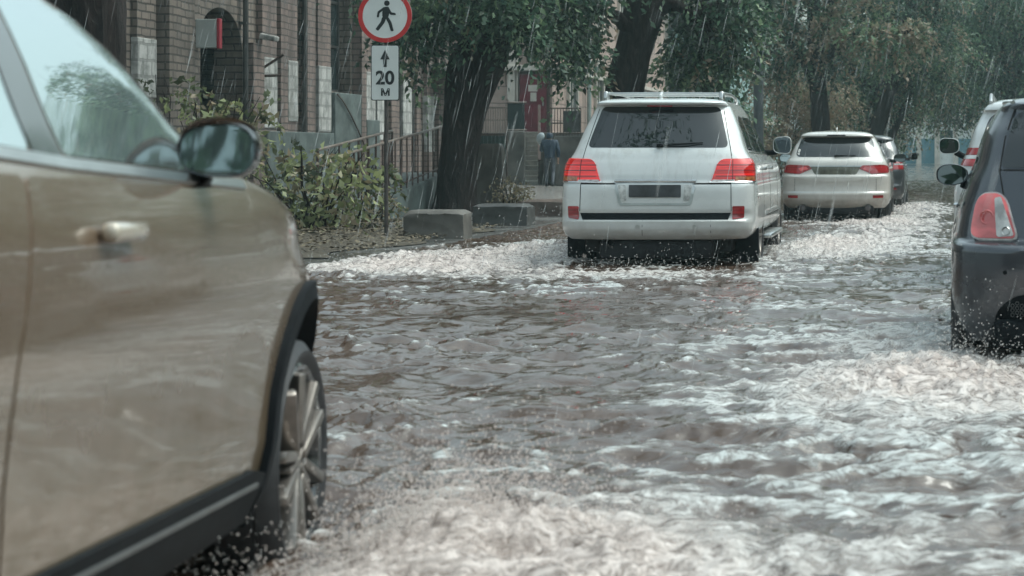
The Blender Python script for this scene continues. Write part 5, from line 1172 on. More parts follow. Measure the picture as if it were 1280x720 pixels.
def tree(label, base, path, rad, limbs, clumps, per=46, spray=.75, nleaf=12, leaf=.10, droop=.8, dry=.25, group=TREES, k=26):
    """path: trunk axis relative to base; limbs: list of (from z, to point, radius); clumps: (centre, radii, density, dryness) relative to base"""
    r = empty('tree', base); tag(r, label, 'tree', group)
    bm = trunk_mesh(path, rad, k); obj('trunk', bm, m_bark, r, 60)
    fx = pchip([p[2] for p in path], [p[0] for p in path]); fy_ = pchip([p[2] for p in path], [p[1] for p in path])
    for (z0, to, rr) in limbs:
        bm = bmesh.new(); a = (float(fx(z0)), float(fy_(z0)), z0); lp = limb_path(a, to); tube(bm, lp, [rr*(1-.75*i/6) for i in range(7)], 10, True, 0, .12)
        for c in clumps:
            if (Vector(c[0])-Vector(to)).length < 2.2:
                q = limb_path(to, c[0], .0, 4); tube(bm, q, [rr*.26*(1-.7*i/4) for i in range(5)], 6)
        obj('limb', bm, m_bark, r, 60)
    V, Q, T = crown_points(clumps, per, spray, nleaf, leaf, droop, dry)
    np_mesh('crown', V, Q, m_leaf, r, 0, {'tone': T}); return r
def rel(base, px, py, d): p = at(px, py, d); return tuple(p-Vector(base))
def dome(n, c, R_, rz, zmin, dens=1, dry=.5, rr=(.9, 1.5)):
    out = []
    for _ in range(n):
        u = rng.normal(0, 1, 3); u /= np.linalg.norm(u); q = np.array(c)+u*np.array([R_, R_, rz])*rng.uniform(.35, 1)
        if q[2] < zmin: q[2] = zmin+rng.uniform(0, 1)
        r = rng.uniform(*rr); out.append((tuple(q), (r, r, r*.7), dens*rng.uniform(.7, 1.2), dry*rng.uniform(0, 2)))
    return out
# --- tree 1: thick trunk left of the SUV, behind the concrete blocks
b1 = (-9.5, 36.0, .10)
def q1(px, py, d=36.0): return rel(b1, px, py, d)
path = [(q1(566, 0)[0], 0, -.1), (q1(568, 0)[0], 0, .35), (q1(573, 0)[0], 0, 1.2), (q1(583, 0)[0], 0, 2.1), (q1(598, 0)[0], .1, 3.0), (q1(616, 0)[0], .2, 3.9), (q1(640, 0)[0], .4, 5.6), (q1(655, 0)[0], .6, 8.5)]
cl = []
for px, py, dd, r, dens, dry in [(520, 10, 35.2, .65, 1, .1), (518, 44, 34.8, .5, .9, .1), (532, 40, 35, .36, .5, .1), (556, -4, 34.8, .5, 1.1, .1), (606, -12, 34.6, .4, .9, .1), (622, 14, 34.6, .3, .6, .1), (648, 8, 34.8, .4, .8, .1), (655, 52, 35, .28, .4, .1), (665, 34, 35, .3, .5, .2), (662, -6, 35.5, .5, .8, .1), (695, 2, 36.5, .4, .5, .1), (700, 48, 37, .26, .4, .2), (512, 30, 37, .5, .7, .1), (528, 92, 37, .3, .3, .1), (580, -30, 35, 1, 1.2, .1), (640, -40, 35, 1, 1.2, .1), (500, -40, 36, 1, 1.0, .1), (700, -40, 36, 1, 1, .1)]:
    cl.append((q1(px, py, dd), (r, r, r*.8), dens*1.15, dry))
cl += dome(26, (1, 0, 8.6), 3.6, 2.4, 6.0, .55, .3)
tree('thick dark leaning trunk left of the white SUV, rising behind the concrete blocks', b1, path, [.47, .38, .37, .42, .53, .40, .3, .15],
     [(2.6, q1(600, 20), .20), (3.2, q1(668, 25), .26), (4.2, (3.2, -.5, 6.5), .2), (4.6, (-1.8, .5, 7), .2), (3.4, q1(535, 20), .14)], cl, 46, .55, 10, .155, .9, .2)
# --- tree 2: behind the SUV roof
b2_ = (-6.95, 39.5, .10)
def q2_(px, py, d=39.5): return rel(b2_, px, py, d)
path = [(q2_(765, 0)[0], 0, -.1), (q2_(770, 0)[0], 0, .9), (q2_(781, 0)[0], 0, 2.5), (q2_(792, 0)[0], 0, 3.3), (q2_(803, 0)[0], 0, 4.0), (q2_(812, 0)[0], .1, 4.8), (q2_(835, 0)[0], .4, 7.5)]
cl = []
for px, py, dd, r, dens, dry in [(705, 8, 38.2, .42, .9, .1), (712, 34, 38, .38, .8, .1), (722, -16, 37.8, .25, .7, .1), (728, 62, 38.2, .3, .6, .2), (722, 44, 37.8, .2, .4, .1), (710, 30, 38.6, .36, .6, .2), (715, -30, 38, .6, .8, .1), (705, -6, 38.6, .4, .6, .1), (722, 84, 38.4, .18, .35, .2),
    (876, 16, 39.8, .6, 1.2, .1), (872, 55, 39.8, .5, 1.2, .1), (880, 72, 39.8, .42, 1.1, .1), (852, 74, 40.2, .25, .7, .1), (890, 30, 39.5, .7, 1.2, .15), (895, 70, 39.5, .55, 1.1, .2), (914, 36, 40, .4, .9, .3), (915, 15, 40, .6, 1, .2), (902, 72, 39.8, .3, .6, .3), (880, 84, 39.5, .26, .5, .2), (930, 10, 40.5, .5, .8, .4),
    (780, -110, 39, .8, 1, .1), (890, -40, 39.6, 1.0, 1.2, .1), (920, -40, 40, 1.1, 1.2, .1), (740, -40, 38, 1, 1, .1)]:
    cl.append((q2_(px, py, dd), (r, r, r*.85), dens*1.2, dry))
cl += dome(26, (1, 0, 9), 3.6, 2.4, 6.4, .55, .3)
tree('dark trunk rising straight behind the white SUV roof, with hanging green boughs', b2_, path, [.5, .42, .40, .40, .42, .40, .2],
     [(3.6, q2_(742, 10, 38.4), .2), (4.2, q2_(870, 20, 39), .24), (4.6, q2_(925, 0, 40), .2), (4.8, (-1.5, .3, 7.5), .18)], cl, 48, .6, 10, .155, 1.0, .25)
# --- tree 0: trunk at the upper left, its foot hidden by the bronze car
b0 = (-9.3, 20.0, .10)
cl = dome(30, (0, 0, 9), 3.4, 2.2, 6.6, .5, .3)+[((rng.uniform(2, 7.5), rng.uniform(-8, -4), rng.uniform(8.5, 11)), (1.0, 1.0, .7), .6, .2) for _ in range(12)]  # loose overhead clumps, out of view, added to reflect in the SUV's rear window
tree('rough black trunk at the upper left, behind the bronze car roof', b0, [(0, 0, -.1), (.02, 0, .8), (.05, 0, 2.0), (.0, 0, 3.2), (-.1, 0, 5), (-.2, 0, 8)], [.55, .44, .40, .41, .36, .18], [(5, (2, -.5, 8), .2), (5.2, (-2, .6, 8.2), .2)], cl, 46, .8, 12, .12, .8, .2)
# --- trees along the left kerb farther on
def kerb_tree(label, base, top, rad, front, per, leaf, spray, dry, extra=14, tall=0):
    d = base[1]
    path = [(0, 0, -.1), (top*.12, 0, 1.0), (top*.42, 0, 3.0), (top*.75, 0, 5.0), (top, 0, 8.0)]
    cl = []
    for px, py, dd, r, dens, dr in front: cl.append((rel(base, px, py, d+dd), (r, r, r*.85), dens, dr))
    cl += dome(extra, (top, 0, 9), 3.4, 2.2, 6.6, .5, .5)
    if tall: path.append((top*1.1, 0, tall-2)); cl += dome(34, (top, 0, tall-4.5), 4.2, 4.5, 8, .6, .2, (1.1, 1.8))  # upper crown above the view, added for dark reflections in window and water
    lm = [(3.2, cl[0][0], rad*.5), (4.2, cl[len(front)//2][0], rad*.5), (4.8, cl[len(front)-1][0], rad*.45)]
    return tree(label, base, path, [rad*1.25, rad, rad*.9, rad*.75, rad*.45, rad*.15][:len(path)], lm, cl, per, spray, 11, leaf, .9, dry)
kerb_tree('leafy tree with dry brown boughs above the cream crossover', (-3.9, 64, .14), -.4, .34,
    [(960, 20, 0, .9, 1.2, .9), (985, 55, 0, .8, 1.1, .8), (1010, 15, 0, 1.0, 1.2, .9), (1035, 45, -1, .9, 1.1, 1.5), (1065, 20, -1, .9, 1.1, 1.6), (1090, 45, -2, .8, 1.0, 1.7), (1120, 50, -2, .7, .9, 1.6), (1140, 40, -2, .5, .7, 1.5), (1000, 80, 0, .7, .9, .5), (1045, 75, 0, .7, .8, .7), (960, 75, 0, .6, .8, .5), (1080, 5, 0, 1, 1, 1), (950, -20, 0, 1, 1, .5), (1110, 15, -1, .9, .9, 1.2), (1050, -20, 0, 1.2, 1.2, 1)], 78, .18, .65, .32, 14)
kerb_tree('leaning twin stemmed tree with a dark trunk left of the far road end', (-2.95, 74, .14), 2.1, .34,
    [(1075, 105, 1, 1.0, 1.1, .5), (1040, 115, 2, 1.0, 1.0, .5), (1105, 95, 2, 1.0, 1.1, .3), (1135, 110, 1, .8, .8, 1.2), (1085, 140, 2, .9, .9, .9), (1120, 150, 3, .7, .8, .6), (1060, 150, 2, .9, .9, .8), (1140, 75, 0, 1.0, 1.0, .4), (1115, 65, 0, 1.0, 1.0, .6), (1165, 40, 0, 1.3, 1.2, .6), (1140, 10, 0, 1.3, 1.1, .5), (1155, 95, 0, .8, .9, .5)], 110, .16, .8, .3, 16, 16.5)
bt = (-2.4, 75.5, .14)
kerb_tree('slim pale stemmed tree beside the leaning twin stemmed tree', bt, 2.6, .16, [(1165, 70, 1, 1.1, 1, .5), (1175, 105, 1, 1.1, 1, .6), (1190, 55, 1, 1.2, 1, .5), (1150, 20, 1, 1.2, 1, .5)], 90, .16, .8, .4, 8)
kerb_tree('far left kerb tree with pale hazy foliage behind the leaning tree', (-4.0, 96, .14), 1.2, .3, [(1090, 60, 0, 1.5, 1, .3), (1050, 90, 0, 1.5, 1, .3), (1120, 90, 0, 1.4, 1, .4), (1020, 60, 0, 1.5, 1, .4), (1150, 60, 0, 1.5, 1, .4), (1080, 130, 0, 1.3, 1, .3), (1130, 130, 0, 1.2, 1, .4), (1030, 130, 0, 1.3, 1, .4), (985, 100, 0, 1.4, 1, .4)], 110, .2, 1.0, .3, 10)
# right side of the street
kerb_tree('hazy leaning tree on the right kerb, above the white wagon', (3.1, 92, .14), 1.2, .42,
    [(1215, 60, 0, 1.3, 1.1, .4), (1180, 75, 1, 1.2, 1.1, .8), (1250, 80, 0, 1.3, 1.1, .6), (1185, 110, 1, 1.1, 1.1, .6), (1220, 110, 1, 1.2, 1.1, .7), (1255, 118, 0, 1.0, 1, .6), (1200, 25, 0, 1.4, 1.1, .4), (1245, 25, 0, 1.4, 1.1, .4), (1280, 60, 0, 1.4, 1, .5), (1290, 100, 0, 1.3, 1, .5), (1290, 20, 0, 1.4, 1, .4), (1170, 140, 2, .8, .7, .9), (1195, 142, 1, .7, .7, .9), (1270, 140, 1, .8, .7, .6), (1165, 20, 1, 1.3, 1, .4)], 150, .17, .9, .2, 16, 23)
kerb_tree('second hazy tree on the right kerb, behind the leaning one', (5.2, 112, .14), -.6, .34, [(1200, 60, 0, 1.8, 1, .3), (1240, 70, 0, 1.8, 1, .3), (1180, 100, 0, 1.6, 1, .3), (1225, 120, 0, 1.5, 1, .3), (1270, 110, 0, 1.6, 1, .3), (1210, 10, 0, 1.8, 1, .3), (1160, 60, 0, 1.8, 1, .3), (1265, 30, 0, 1.8, 1, .3)], 110, .24, 1.2, .2, 12)
kerb_tree('roadside tree right of the traffic, beyond the grey city car', (8.6, 62, .14), -.4, .36, [(1390, 30, 0, 1.8, 1, .3), (1440, 20, 0, 1.8, 1, .3), (1500, 60, 0, 1.6, 1, .3), (1350, 70, 0, 1.4, .8, .3), (1560, 20, 0, 1.8, 1, .3)], 90, .2, 1.0, .2, 14, 17)
for k, (x, y, h, lb) in enumerate([(5.9, 19, 4.6, 'unseen young tree right of the grey city car, added for reflections'), (6.4, 29, 5.6, 'unseen bushy tree between the young and the tall tree on the right, added for reflections'), (7.4, 43, 6.2, 'unseen tall tree beyond the bushy one on the right, added for reflections')]):
    cl = dome(16, (0, 0, h-.6), 1.5, 1.3, h-2.2, .8, .2, (.6, .9)); tree(lb, (x, y, .14), [(0, 0, -.1), (.05, 0, 1), (.1, .1, 2.5), (.1, .1, h)], [.2, .15, .13, .05], [(2.2, (.8, .2, h-1), .08), (2.6, (-.7, -.3, h-.8), .08)], cl, 46, .7, 11, .13, .8, .2, TREES, 16)  # trees out of view, added for dark reflections in the bronze car
# far woods closing the view: one mass
cl = [((x, 200+rng.uniform(-5, 8), rng.uniform(3, 26)), (3.2, 3, 2.8), 1, .3) for x in np.linspace(-60, 60, 42) for _ in range(4)]
V, Q, T = crown_points(cl, 26, 2.4, 9, .75, .5, .2); o = np_mesh('far_woods', V, Q, m_leaf, None, 0, {'tone': T}); o['kind'] = 'stuff'; 
cl = [((x, -38+rng.uniform(-4, 4), rng.uniform(2, 15)), (3, 3, 2.6), 1, .2) for x in np.linspace(-34, 34, 24) for _ in range(4)]
V, Q, T = crown_points(cl, 24, 2.2, 9, .7, .5, .2); o = np_mesh('reflection_woods', V, Q, m_leaf, None, 0, {'tone': T}); o['kind'] = 'stuff'  # woods behind the camera, added so rear windows and mirrors reflect dark
# ------------------------------------------------------------------ shrubs
def shrub(name, label, base, clumps, per, spray, nleaf, leaf, m_, dry, stems=14, cat='shrub', group=None):
    r = empty(name, base); tag(r, label, cat, group)
    V, Q, T = crown_points(clumps, per, spray, nleaf, leaf, .7, dry); np_mesh('foliage', V, Q, m_, r, 0, {'tone': T})
    bm = bmesh.new()
    for i in range(stems):
        c = clumps[i % len(clumps)][0]; a = (c[0]*.35+random.uniform(-.2, .2), c[1]*.3+random.uniform(-.2, .2), -.1)
        tube(bm, limb_path(a, (c[0]+random.uniform(-.15, .15), c[1], c[2]+.2), .0, 4), [.016, .014, .011, .008, .005], 5)
    obj('stems', bm, m_bark, r, 60); return r
bb = tuple(at(395, 290, 25.2)); bb = (bb[0], bb[1], .16)
fr = [(340, 205, .30, .5), (375, 200, .30, .6), (410, 205, .30, .4), (445, 210, .25, .3), (470, 215, .18, .3), (330, 240, .30, .6), (365, 240, .34, .7), (400, 245, .32, .6), (430, 240, .25, .4), (350, 275, .3, .5), (385, 275, .28, .5), (415, 275, .22, .4), (320, 275, .3, .5), (305, 230, .3, .5)]
cl = [(tuple(at(px, py, 25.2+rng.uniform(-.5, .5))-Vector(bb)), (r, r, r*.8), 1.0, .6) for px, py, r, _ in fr]
shrub('shrub', 'light green leafy shrub with drooping leaves left of the signpost', bb, cl, 15, .40, 8, .13, m_shrub, .35, 26)
bb = tuple(at(250, 200, 27)); bb = (bb[0], bb[1], .16)
fr = [(200, 110, .22), (215, 130, .26), (240, 140, .28), (262, 130, .22), (290, 128, .2), (315, 138, .2), (270, 150, .3), (235, 165, .35), (300, 160, .3), (200, 160, .3), (260, 190, .35), (220, 200, .35), (300, 195, .35), (330, 150, .15), (245, 235, .4), (290, 240, .4)]
cl = [(tuple(at(px, py, 27+rng.uniform(-.5, .5))-Vector(bb)), (r, r, r*.75), .36 if py < 170 else .7, .5) for px, py, r in fr]
shrub('shrub', 'taller shrub with curved twig tips, behind the bronze car mirror', bb, cl, 20, .42, 8, .125, m_shrub, .35, 22)
for label, (px, py, d), fr, per, dry in [
    ('brownish leaning shrub mass between the lamp post and the cream crossover', (985, 200, 66), [(965, 95, 0), (990, 100, 0), (1015, 110, 1), (970, 125, 0), (1000, 130, 0), (1030, 130, 0), (965, 155, 0), (995, 158, 0), (1025, 155, 0), (1050, 120, 1), (1050, 150, 1), (980, 180, 0), (1020, 185, 0), (955, 175, 0)], 80, .9),
    ('dark green bushes under the leaning tree, above the cream crossover roof', (1075, 200, 78), [(1060, 130, 0), (1085, 145, 0), (1060, 160, 0), (1090, 168, 0), (1110, 172, 0), (1065, 185, 0), (1100, 190, 0), (1040, 175, 0),], 80, .4),
    ('pale bush seen between the white SUV and the lamp post', (925, 200, 60), [(905, 150, 0), (925, 145, 0), (940, 155, 0), (915, 172, 0), (935, 178, 0), (890, 165, 0), (925, 195, 0), (900, 190, 0)], 50, .6)]:
    bb = at(px, 0, d); bb = (bb.x, bb.y, .14)
    cl = [(tuple(at(x, y, d+dz*3+rng.uniform(-.8, .8))-Vector(bb)), (.75, .8, .6), 1.0, 1.0) for x, y, dz in fr]
    shrub('shrub', label, bb, cl, per, .6, 10, .14, m_leaf, dry, 16)
# dry weeds at the foot of the ramp
for k, (px, py, d, lb) in enumerate([(468, 290, 27.5, 'dry weed tuft at the foot of the ramp wall, left of the signpost'), (645, 235, 36.5, 'dark weeds growing at the foot of the upright concrete slab')]):
    bb = at(px, py, d); bb = (bb.x, bb.y, .14)
    cl = [((rng.uniform(-.3, .3), rng.uniform(-.2, .2), rng.uniform(.1, .5)), (.18, .18, .2), 1, 1.0) for _ in range(7)]
    shrub('weed', lb, bb, cl, 14, .25, 7, .07, m_shrub, .7, 12, 'weed')
# ------------------------------------------------------------------ road sign
sd_, sz = 24.2, 3.07
sx = at(482, 0, sd_).x
sg = empty('road_sign', (sx, sd_, .12)); tag(sg, 'round red rimmed no pedestrians sign above a white 20 metre plate on a thin post', 'road sign')
m_swhite = simple('sign_white', (.72, .74, .72), .35, 0, .06, 3); m_sred = simple('sign_red_rim', (.55, .03, .03), .35, 0, .12, 4); m_sblk = simple('sign_black', (.012, .014, .016), .4, 0, .1, 4); m_post = simple('rusted_post', (.075, .065, .06), .6, .3, .45, 8); m_sgrey = simple('sign_back', (.25, .26, .26), .5, .4, .1, 4)
def disc(bm, r0, r1, z, y0, t, n=64):
    lathe(bm, [(y0, r0 if r0 else .0005), (y0, r1), (y0+t, r1), (y0+t, r0 if r0 else .0005)]+([(y0, r0)] if r0 else []), n, 'Y', (0, 0, z))
zc = sz-.12
bm = bmesh.new(); tube(bm, [(0, .03, -.15), (0, .03, 3.3)], .026, 12); obj('post', bm, m_post, sg)
bm = bmesh.new(); disc(bm, 0, .35, zc, -.02, .02); f1_ = obj('sign_disc', bm, m_sgrey, sg)
bm = bmesh.new(); disc(bm, 0, .296, zc, -.026, .005); obj('sign_face', bm, m_swhite, f1_)
bm = bmesh.new(); disc(bm, .294, .352, zc, -.029, .008); obj('red_rim', bm, m_sred, f1_)
def outline(bm, poly, y=-.030, t=.004, ox=0, oz=0, s=1): prism(bm, [(ox+a*s, oz+b*s) for a, b in poly], lambda a, b, h: Vector((a, y+h, b)), t)
bm = bmesh.new()
outline(bm, [(.025+.036*math.cos(i*math.pi/10), .165+.036*math.sin(i*math.pi/10)) for i in range(20)], ox=0, oz=zc)
# walking figure striding to the right
outline(bm, round_poly([(-.015, .115), (.05, .12), (.06, .06), (.045, -.02), (-.035, -.02), (-.035, .06)], .02), oz=zc)
outline(bm, round_poly([(-.035, -.015), (.02, -.018), (-.005, -.09), (-.09, -.20), (-.125, -.175), (-.055, -.08)], .014), y=-.0302, oz=zc)
outline(bm, round_poly([(.0, -.015), (.045, -.018), (.085, -.085), (.115, -.20), (.078, -.205), (.045, -.10)], .014), y=-.0304, oz=zc)
outline(bm, round_poly([(.03, .115), (.055, .10), (.085, .045), (.14, .035), (.143, .008), (.07, .012), (.03, .075)], .012), y=-.0306, oz=zc)
outline(bm, round_poly([(-.01, .118), (-.055, .085), (-.095, .055), (-.108, -.02), (-.08, -.022), (-.072, .035), (-.02, .075)], .012), y=-.0308, oz=zc)
obj('walking_figure', bm, m_sblk, f1_)
pz = at(0, 91, sd_).z-.12
bm = bmesh.new(); prism(bm, round_poly([(-.185, -.365), (.185, -.365), (.185, .365), (-.185, .365)], .03), lambda a, b, h: Vector((a, -.02+h, pz+b)), .018); p1_ = obj('distance_plate', bm, m_sblk, sg)
bm = bmesh.new(); prism(bm, round_poly([(-.175, -.355), (.175, -.355), (.175, .355), (-.175, .355)], .025), lambda a, b, h: Vector((a, -.025+h, pz+b)), .004); obj('plate_face', bm, m_swhite, p1_)
bm = bmesh.new(); outline(bm, [(0, .30), (.062, .175), (.022, .175), (.022, .075), (-.022, .075), (-.022, .175), (-.062, .175)], y=-.029, oz=pz); obj('arrow', bm, m_sblk, p1_)
def lettering(txt, size, x, z, parent, sx_=1.0, off=.006):
    c = bpy.data.curves.new('lettering', 'FONT'); c.body = txt; c.size = size; c.align_x = 'CENTER'; c.align_y = 'CENTER'; c.extrude = .002; c.offset = off
    t = bpy.data.objects.new('t', c); COL.objects.link(t); bpy.context.view_layer.update(); dg = bpy.context.evaluated_depsgraph_get(); me = bpy.data.meshes.new_from_object(t.evaluated_get(dg), depsgraph=dg)
    bpy.data.objects.remove(t); me.transform(Matrix.Translation((x, -.027, z))@Matrix.Rotation(R(90), 4, 'X')@Matrix.Diagonal((sx_, 1, 1, 1))); me.materials.clear(); me.materials.append(m_sblk)
    return link(bpy.data.objects.new('lettering', me), parent)
lettering('20', .245, 0, pz-.075, p1_, 1.0, .007); lettering('М', .125, .005, pz-.262, p1_, 1.15, .004)
bm = bmesh.new(); box(bm, (0, .02, zc), (.1, .04, .05)); box(bm, (0, .02, pz+.2), (.1, .04, .04)); box(bm, (0, .02, pz-.2), (.1, .04, .04)); obj('clamp', bm, m_sgrey, sg)
# ------------------------------------------------------------------ lamp post, concrete blocks, slab, low terrace
d = 57.5; lp = empty('lamp_post', (at(948, 0, d).x, d, .14)); tag(lp, 'tall plain grey lamp post behind the white SUV', 'lamp post')
m_pole = simple('grey_pole', (.07, .08, .085), .45, .2, .2, 3)
bm = bmesh.new(); tube(bm, [(0, 0, -.1), (0, 0, .9), (0, 0, 9.5)], [.19, .165, .11], 18); obj('pole', bm, m_pole, lp)
bm = bmesh.new(); tube(bm, [(0, 0, .0), (0, 0, .9)], [.23, .20], 18); obj('foot_sleeve', bm, m_conc, lp)
bm = bmesh.new(); tube(bm, [(0, 0, 9.2), (.5, -.4, 9.9), (1.9, -.6, 10.1)], .06, 8); obj('arm', bm, m_pole, lp)
bm = bmesh.new(); box(bm, (2.2, -.62, 10.08), (.8, .28, .14), None, .05); obj('lamp_head', bm, m_pole, lp)
def block(name, label, c, s, rz, m, chips=1, slope=0):
    bm = bmesh.new(); bmesh.ops.create_cube(bm, size=1)
    bmesh.ops.subdivide_edges(bm, edges=bm.edges[:], cuts=9, use_grid_fill=True)
    for v in bm.verts:
        p = v.co; e = sum(abs(abs(k)-.5) < .02 for k in p)
        n = float(fbm(np.array(p.x*3+c[0]+p.z*2), np.array(p.y*3+p.z*4+c[1]), 4, 71))
        v.co = Vector((p.x*s[0], p.y*s[1], (p.z+.5)*s[2]))*1; v.co.z -= (.03+.04*max(0, n))*(e >= 2)*chips*(p.z > 0)*s[2]/.36; v.co.x *= 1-.02*(e >= 2); v.co.x -= slope*(p.z+.5)*p.x; v.co.y += n*.012; v.co.x += n*.01
    o = obj(name, bm, m, None, 50); o.location = c; o.rotation_euler.z = rz; return tag(o, label, 'concrete block')
GB = 'concrete blocks along the kerb'
p = at(547.5, 0, 24.8); tag(block('concrete_block', 'pale chipped concrete block nearest the signpost, at the water edge', (p.x, 24.8, .0), (.81, .5, .50), R(1), m_conc), None, None, GB)
p = at(630, 0, 29.2); tag(block('concrete_block', 'darker concrete block between the pale block and the SUV', (p.x, 29.2, .0), (.88, .5, .46), R(-2), m_conc_d), None, None, GB)
p = at(692, 0, 33); o = block('terrace_edge', 'low brown crumbling terrace edge running behind the SUV rear corner', (p.x+.6, 33.5, .0), (2.6, .6, .42), R(0), simple('brown_edge', (.12, .09, .075), .7, 0, .5, 4, bumpk=.4)); o['category'] = 'terrace edge'
p = at(617, 0, 37.6); o = block('concrete_slab', 'upright weathered concrete slab standing right of the thick tree trunk', (p.x, 37.4, .05), (.68, .22, 1.40), R(-3), m_conc, .4, .16); o['category'] = 'slab'
sheet('terrace', [(at(636, 0, 40).x, 36), (-4.7, 34.2), (-5.6, 52), (-15, 61.4), (-15, 52)], .20, simple('pale_paving', (.20, .19, .175), .25, 0, .3, 1.3, bumpk=.2))
# ------------------------------------------------------------------ ramp with two iron railings
rp = empty('ramp', (-9.3, 32, .14)); tag(rp, 'grey green concrete access ramp with iron railings, rising behind the signpost', 'ramp')
I = Matrix.Translation((9.3, -32, -.14))
A0, A1 = at(437, 0, 28.5), at(556, 0, 38.0); a0 = Vector((A0.x, 28.5, 0)); a1 = Vector((A1.x, 38.0, 0)); z0r, z1r = .30, .86
u = (a1-a0).normalized(); w = Vector((u.y, -u.x, 0))
bm = bmesh.new()
c8 = [bm.verts.new(a0+Vector((0, 0, -.05))), bm.verts.new(a1+Vector((0, 0, -.05))), bm.verts.new(a1-w*1.5+Vector((0, 0, -.05))), bm.verts.new(a0-w*1.5+Vector((0, 0, -.05))),
      bm.verts.new(a0+Vector((0, 0, z0r))), bm.verts.new(a1+Vector((0, 0, z1r))), bm.verts.new(a1-w*1.5+Vector((0, 0, z1r))), bm.verts.new(a0-w*1.5+Vector((0, 0, z0r)))]
for f in ((0,1,5,4), (1,2,6,5), (2,3,7,6), (3,0,4,7), (4,5,6,7), (0,3,2,1)): bm.faces.new([c8[i] for i in f])
bmesh.ops.bevel(bm, geom=bm.edges[:], offset=.02, segments=2, affect='EDGES'); bmesh.ops.transform(bm, matrix=I, verts=bm.verts); obj('ramp_wall', bm, m_green_pl, rp, 35)
for off, s0, s1, zz in ((-.05, 0, 1, 0), (-.48, .0, .66, .06)):
    rl = None
    f = lambda t, h: a0.lerp(a1, t)+w*off+Vector((0, 0, z0r+(z1r-z0r)*t+h+zz))
    bm = bmesh.new(); tube(bm, [f(s0, .95), f(s1, .95)], .024, 8); bmesh.ops.transform(bm, matrix=I, verts=bm.verts); rl = obj('railing', bm, m_rail, rp)
    n = 16 if s1 == 1 else 8
    for k in range(n+1):
        t = s0+(s1-s0)*k/n; bm = bmesh.new(); tube(bm, [f(t, -.06-zz), f(t, .94)], .016 if k % 4 else .022, 6); bmesh.ops.transform(bm, matrix=I, verts=bm.verts); obj('baluster', bm, m_iron, rl)
    bm = bmesh.new(); tube(bm, [f(s0, .12), f(s1, .12)], .014, 6); bmesh.ops.transform(bm, matrix=I, verts=bm.verts); obj('lower_rail', bm, m_iron, rl)
bm = bmesh.new(); q = at(436.5, 0, 28.2); box(bm, (q.x, 28.2, .50), (.12, .12, 1.0), None, .015); bmesh.ops.transform(bm, matrix=I, verts=bm.verts); obj('end_post', bm, m_conc, rp)
# ------------------------------------------------------------------ pedestrian walking away
d = 56.0; bp = at(687, 0, d)
pr = empty('person', (bp.x, d, .20)); tag(pr, 'person in a dark blue hooded jacket walking away past the entrance steps', 'person')
m_jacket = simple('navy_jacket', (.018, .036, .062), .6, 0, .35, 9); m_trous = simple('blue_grey_trousers', (.075, .085, .10), .7, 0, .3, 9); m_skin = simple('skin', (.36, .22, .16), .5, 0, .1, 5); m_shoe = simple('shoe', (.03, .03, .032), .5, 0, .2, 5); m_bag = simple('pale_bag', (.42, .48, .50), .35, 0, .2, 6)
def skin_mesh(name, J, E, root_i, m_, parent, sub=2, mi=None):
    me = bpy.data.meshes.new(name); me.from_pydata([j[:3] for j in J], E, []); o = link(bpy.data.objects.new(name, me), parent)
    o.modifiers.new('s', 'SKIN'); lay = me.skin_vertices[0].data
    for i, j in enumerate(J): lay[i].radius = (j[3], j[4] if len(j) > 4 else j[3]); lay[i].use_root = (i == root_i)
    s = o.modifiers.new('u', 'SUBSURF'); s.levels = sub; s.render_levels = sub
    bpy.context.view_layer.update(); dg = bpy.context.evaluated_depsgraph_get(); m2 = bpy.data.meshes.new_from_object(o.evaluated_get(dg), depsgraph=dg); o.modifiers.clear(); o.data = m2
    m2.materials.clear(); ms = m_ if isinstance(m_, list) else [m_]
    for q in ms: m2.materials.append(q)
    if mi:
        for p in m2.polygons: p.material_index = mi(p.center)
    m2.polygons.foreach_set('use_smooth', np.ones(len(m2.polygons), bool)); return o
J = [(0, 0, .93, .15, .12), (0, .01, 1.10, .14, .105), (0, .02, 1.30, .17, .11), (0, .03, 1.43, .09, .075), (0, .05, 1.50, .055, .055), (0, .07, 1.58, .088, .098), (0, .075, 1.68, .075, .085),
     (-.10, .0, .88, .09, .09), (-.10, .12, .50, .06, .062), (-.10, .04, .10, .042, .045), (-.10, .16, .03, .04, .035), (.10, .0, .88, .09, .09), (.11, .0, .49, .06, .062), (.11, -.24, .14, .042, .045), (.11, -.16, .03, .04, .035),
     (-.19, .03, 1.38, .06, .06), (-.25, .08, 1.12, .045, .045), (-.20, .26, 1.16, .035, .035), (-.19, .33, 1.18, .03, .022), (.19, .03, 1.38, .06, .06), (.25, -.04, 1.10, .045, .045), (.25, .06, .87, .035, .035), (.25, .09, .79, .03, .022)]
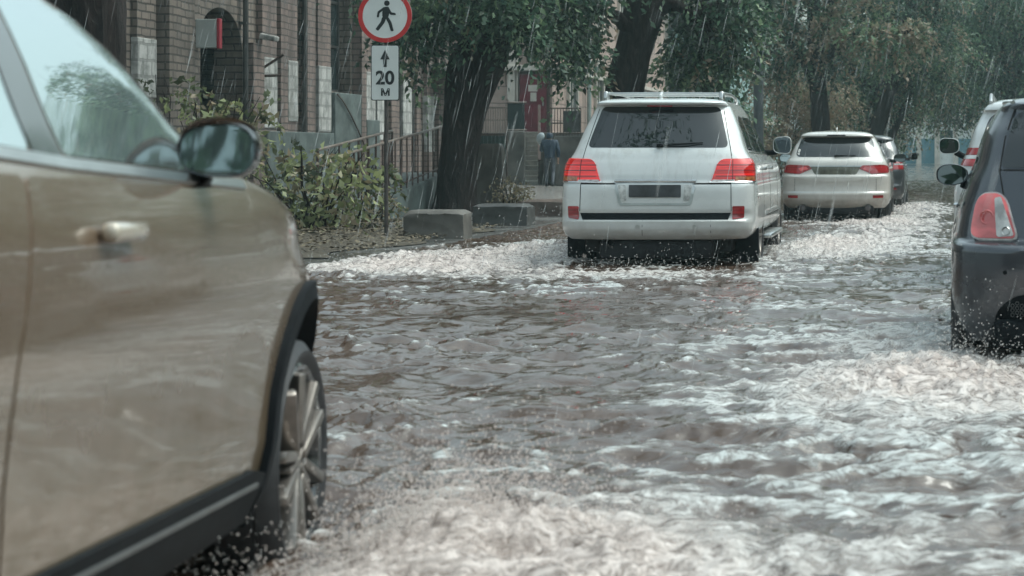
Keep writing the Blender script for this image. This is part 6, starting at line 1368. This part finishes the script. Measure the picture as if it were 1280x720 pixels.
E = [(0,1), (1,2), (2,3), (3,4), (4,5), (5,6), (0,7), (7,8), (8,9), (9,10), (0,11), (11,12), (12,13), (13,14), (2,15), (15,16), (16,17), (17,18), (2,19), (19,20), (20,21), (21,22)]
n0 = len(J)
for sdx, hx, hy, hz in ((-1, -.19, .33, 1.18), (1, .25, .09, .79)):       # five fingers on each hand
    hi = 18 if sdx < 0 else 22
    for k in range(5):
        o5 = (k-2)*.014; dz = (-.05 if sdx > 0 else .0); dy = (.0 if sdx > 0 else .05)
        tip = (hx+o5*.6+(.03*(-sdx) if k == 0 else 0), hy+dy+o5, hz+dz-.02-(.0 if k == 0 else .01*(2-abs(k-2)))); mid5 = tuple((a+b_)/2+(.004 if i == 1 else 0) for i, (a, b_) in enumerate(zip((hx, hy, hz), tip)))
        J += [(*mid5, .009), (*tip, .008)]; E += [(hi, len(J)-2), (len(J)-2, len(J)-1)]
body_ = skin_mesh('body', J, E, 0, [m_trous, m_skin, m_shoe], pr, 2, lambda c: 2 if c.z < .09 else (0 if c.z < .98 and abs(c.x) < .2 else 1))
JJ = [(0, 0, .86, .185, .15), (0, .01, 1.10, .175, .14), (0, .02, 1.30, .205, .145), (0, .03, 1.44, .12, .10), (-.20, .03, 1.39, .082, .082), (-.26, .08, 1.11, .064, .064), (-.205, .24, 1.155, .052, .052), (.20, .03, 1.39, .082, .082), (.26, -.04, 1.10, .064, .064), (.255, .05, .90, .052, .052)]
skin_mesh('jacket', JJ, [(0,1), (1,2), (2,3), (2,4), (4,5), (5,6), (2,7), (7,8), (8,9)], 1, m_jacket, pr)
skin_mesh('hood', [(0, .0, 1.46, .10, .09), (0, .035, 1.57, .115, .115), (0, .05, 1.675, .10, .10)], [(0,1), (1,2)], 0, m_jacket, pr)
pr.rotation_euler.z = R(8)
bg_ = skin_mesh('carried_bag', [(-.24, .30, 1.22, .03, .02), (-.30, .16, 1.34, .09, .05), (-.33, .06, 1.44, .12, .07), (-.26, .02, 1.58, .14, .06), (-.20, .04, 1.66, .05, .03)], [(0,1), (1,2), (2,3), (3,4)], 1, m_bag, None)
bg_.location = pr.location; tag(bg_, 'pale crumpled bag held over the walking person\'s left shoulder', 'bag')
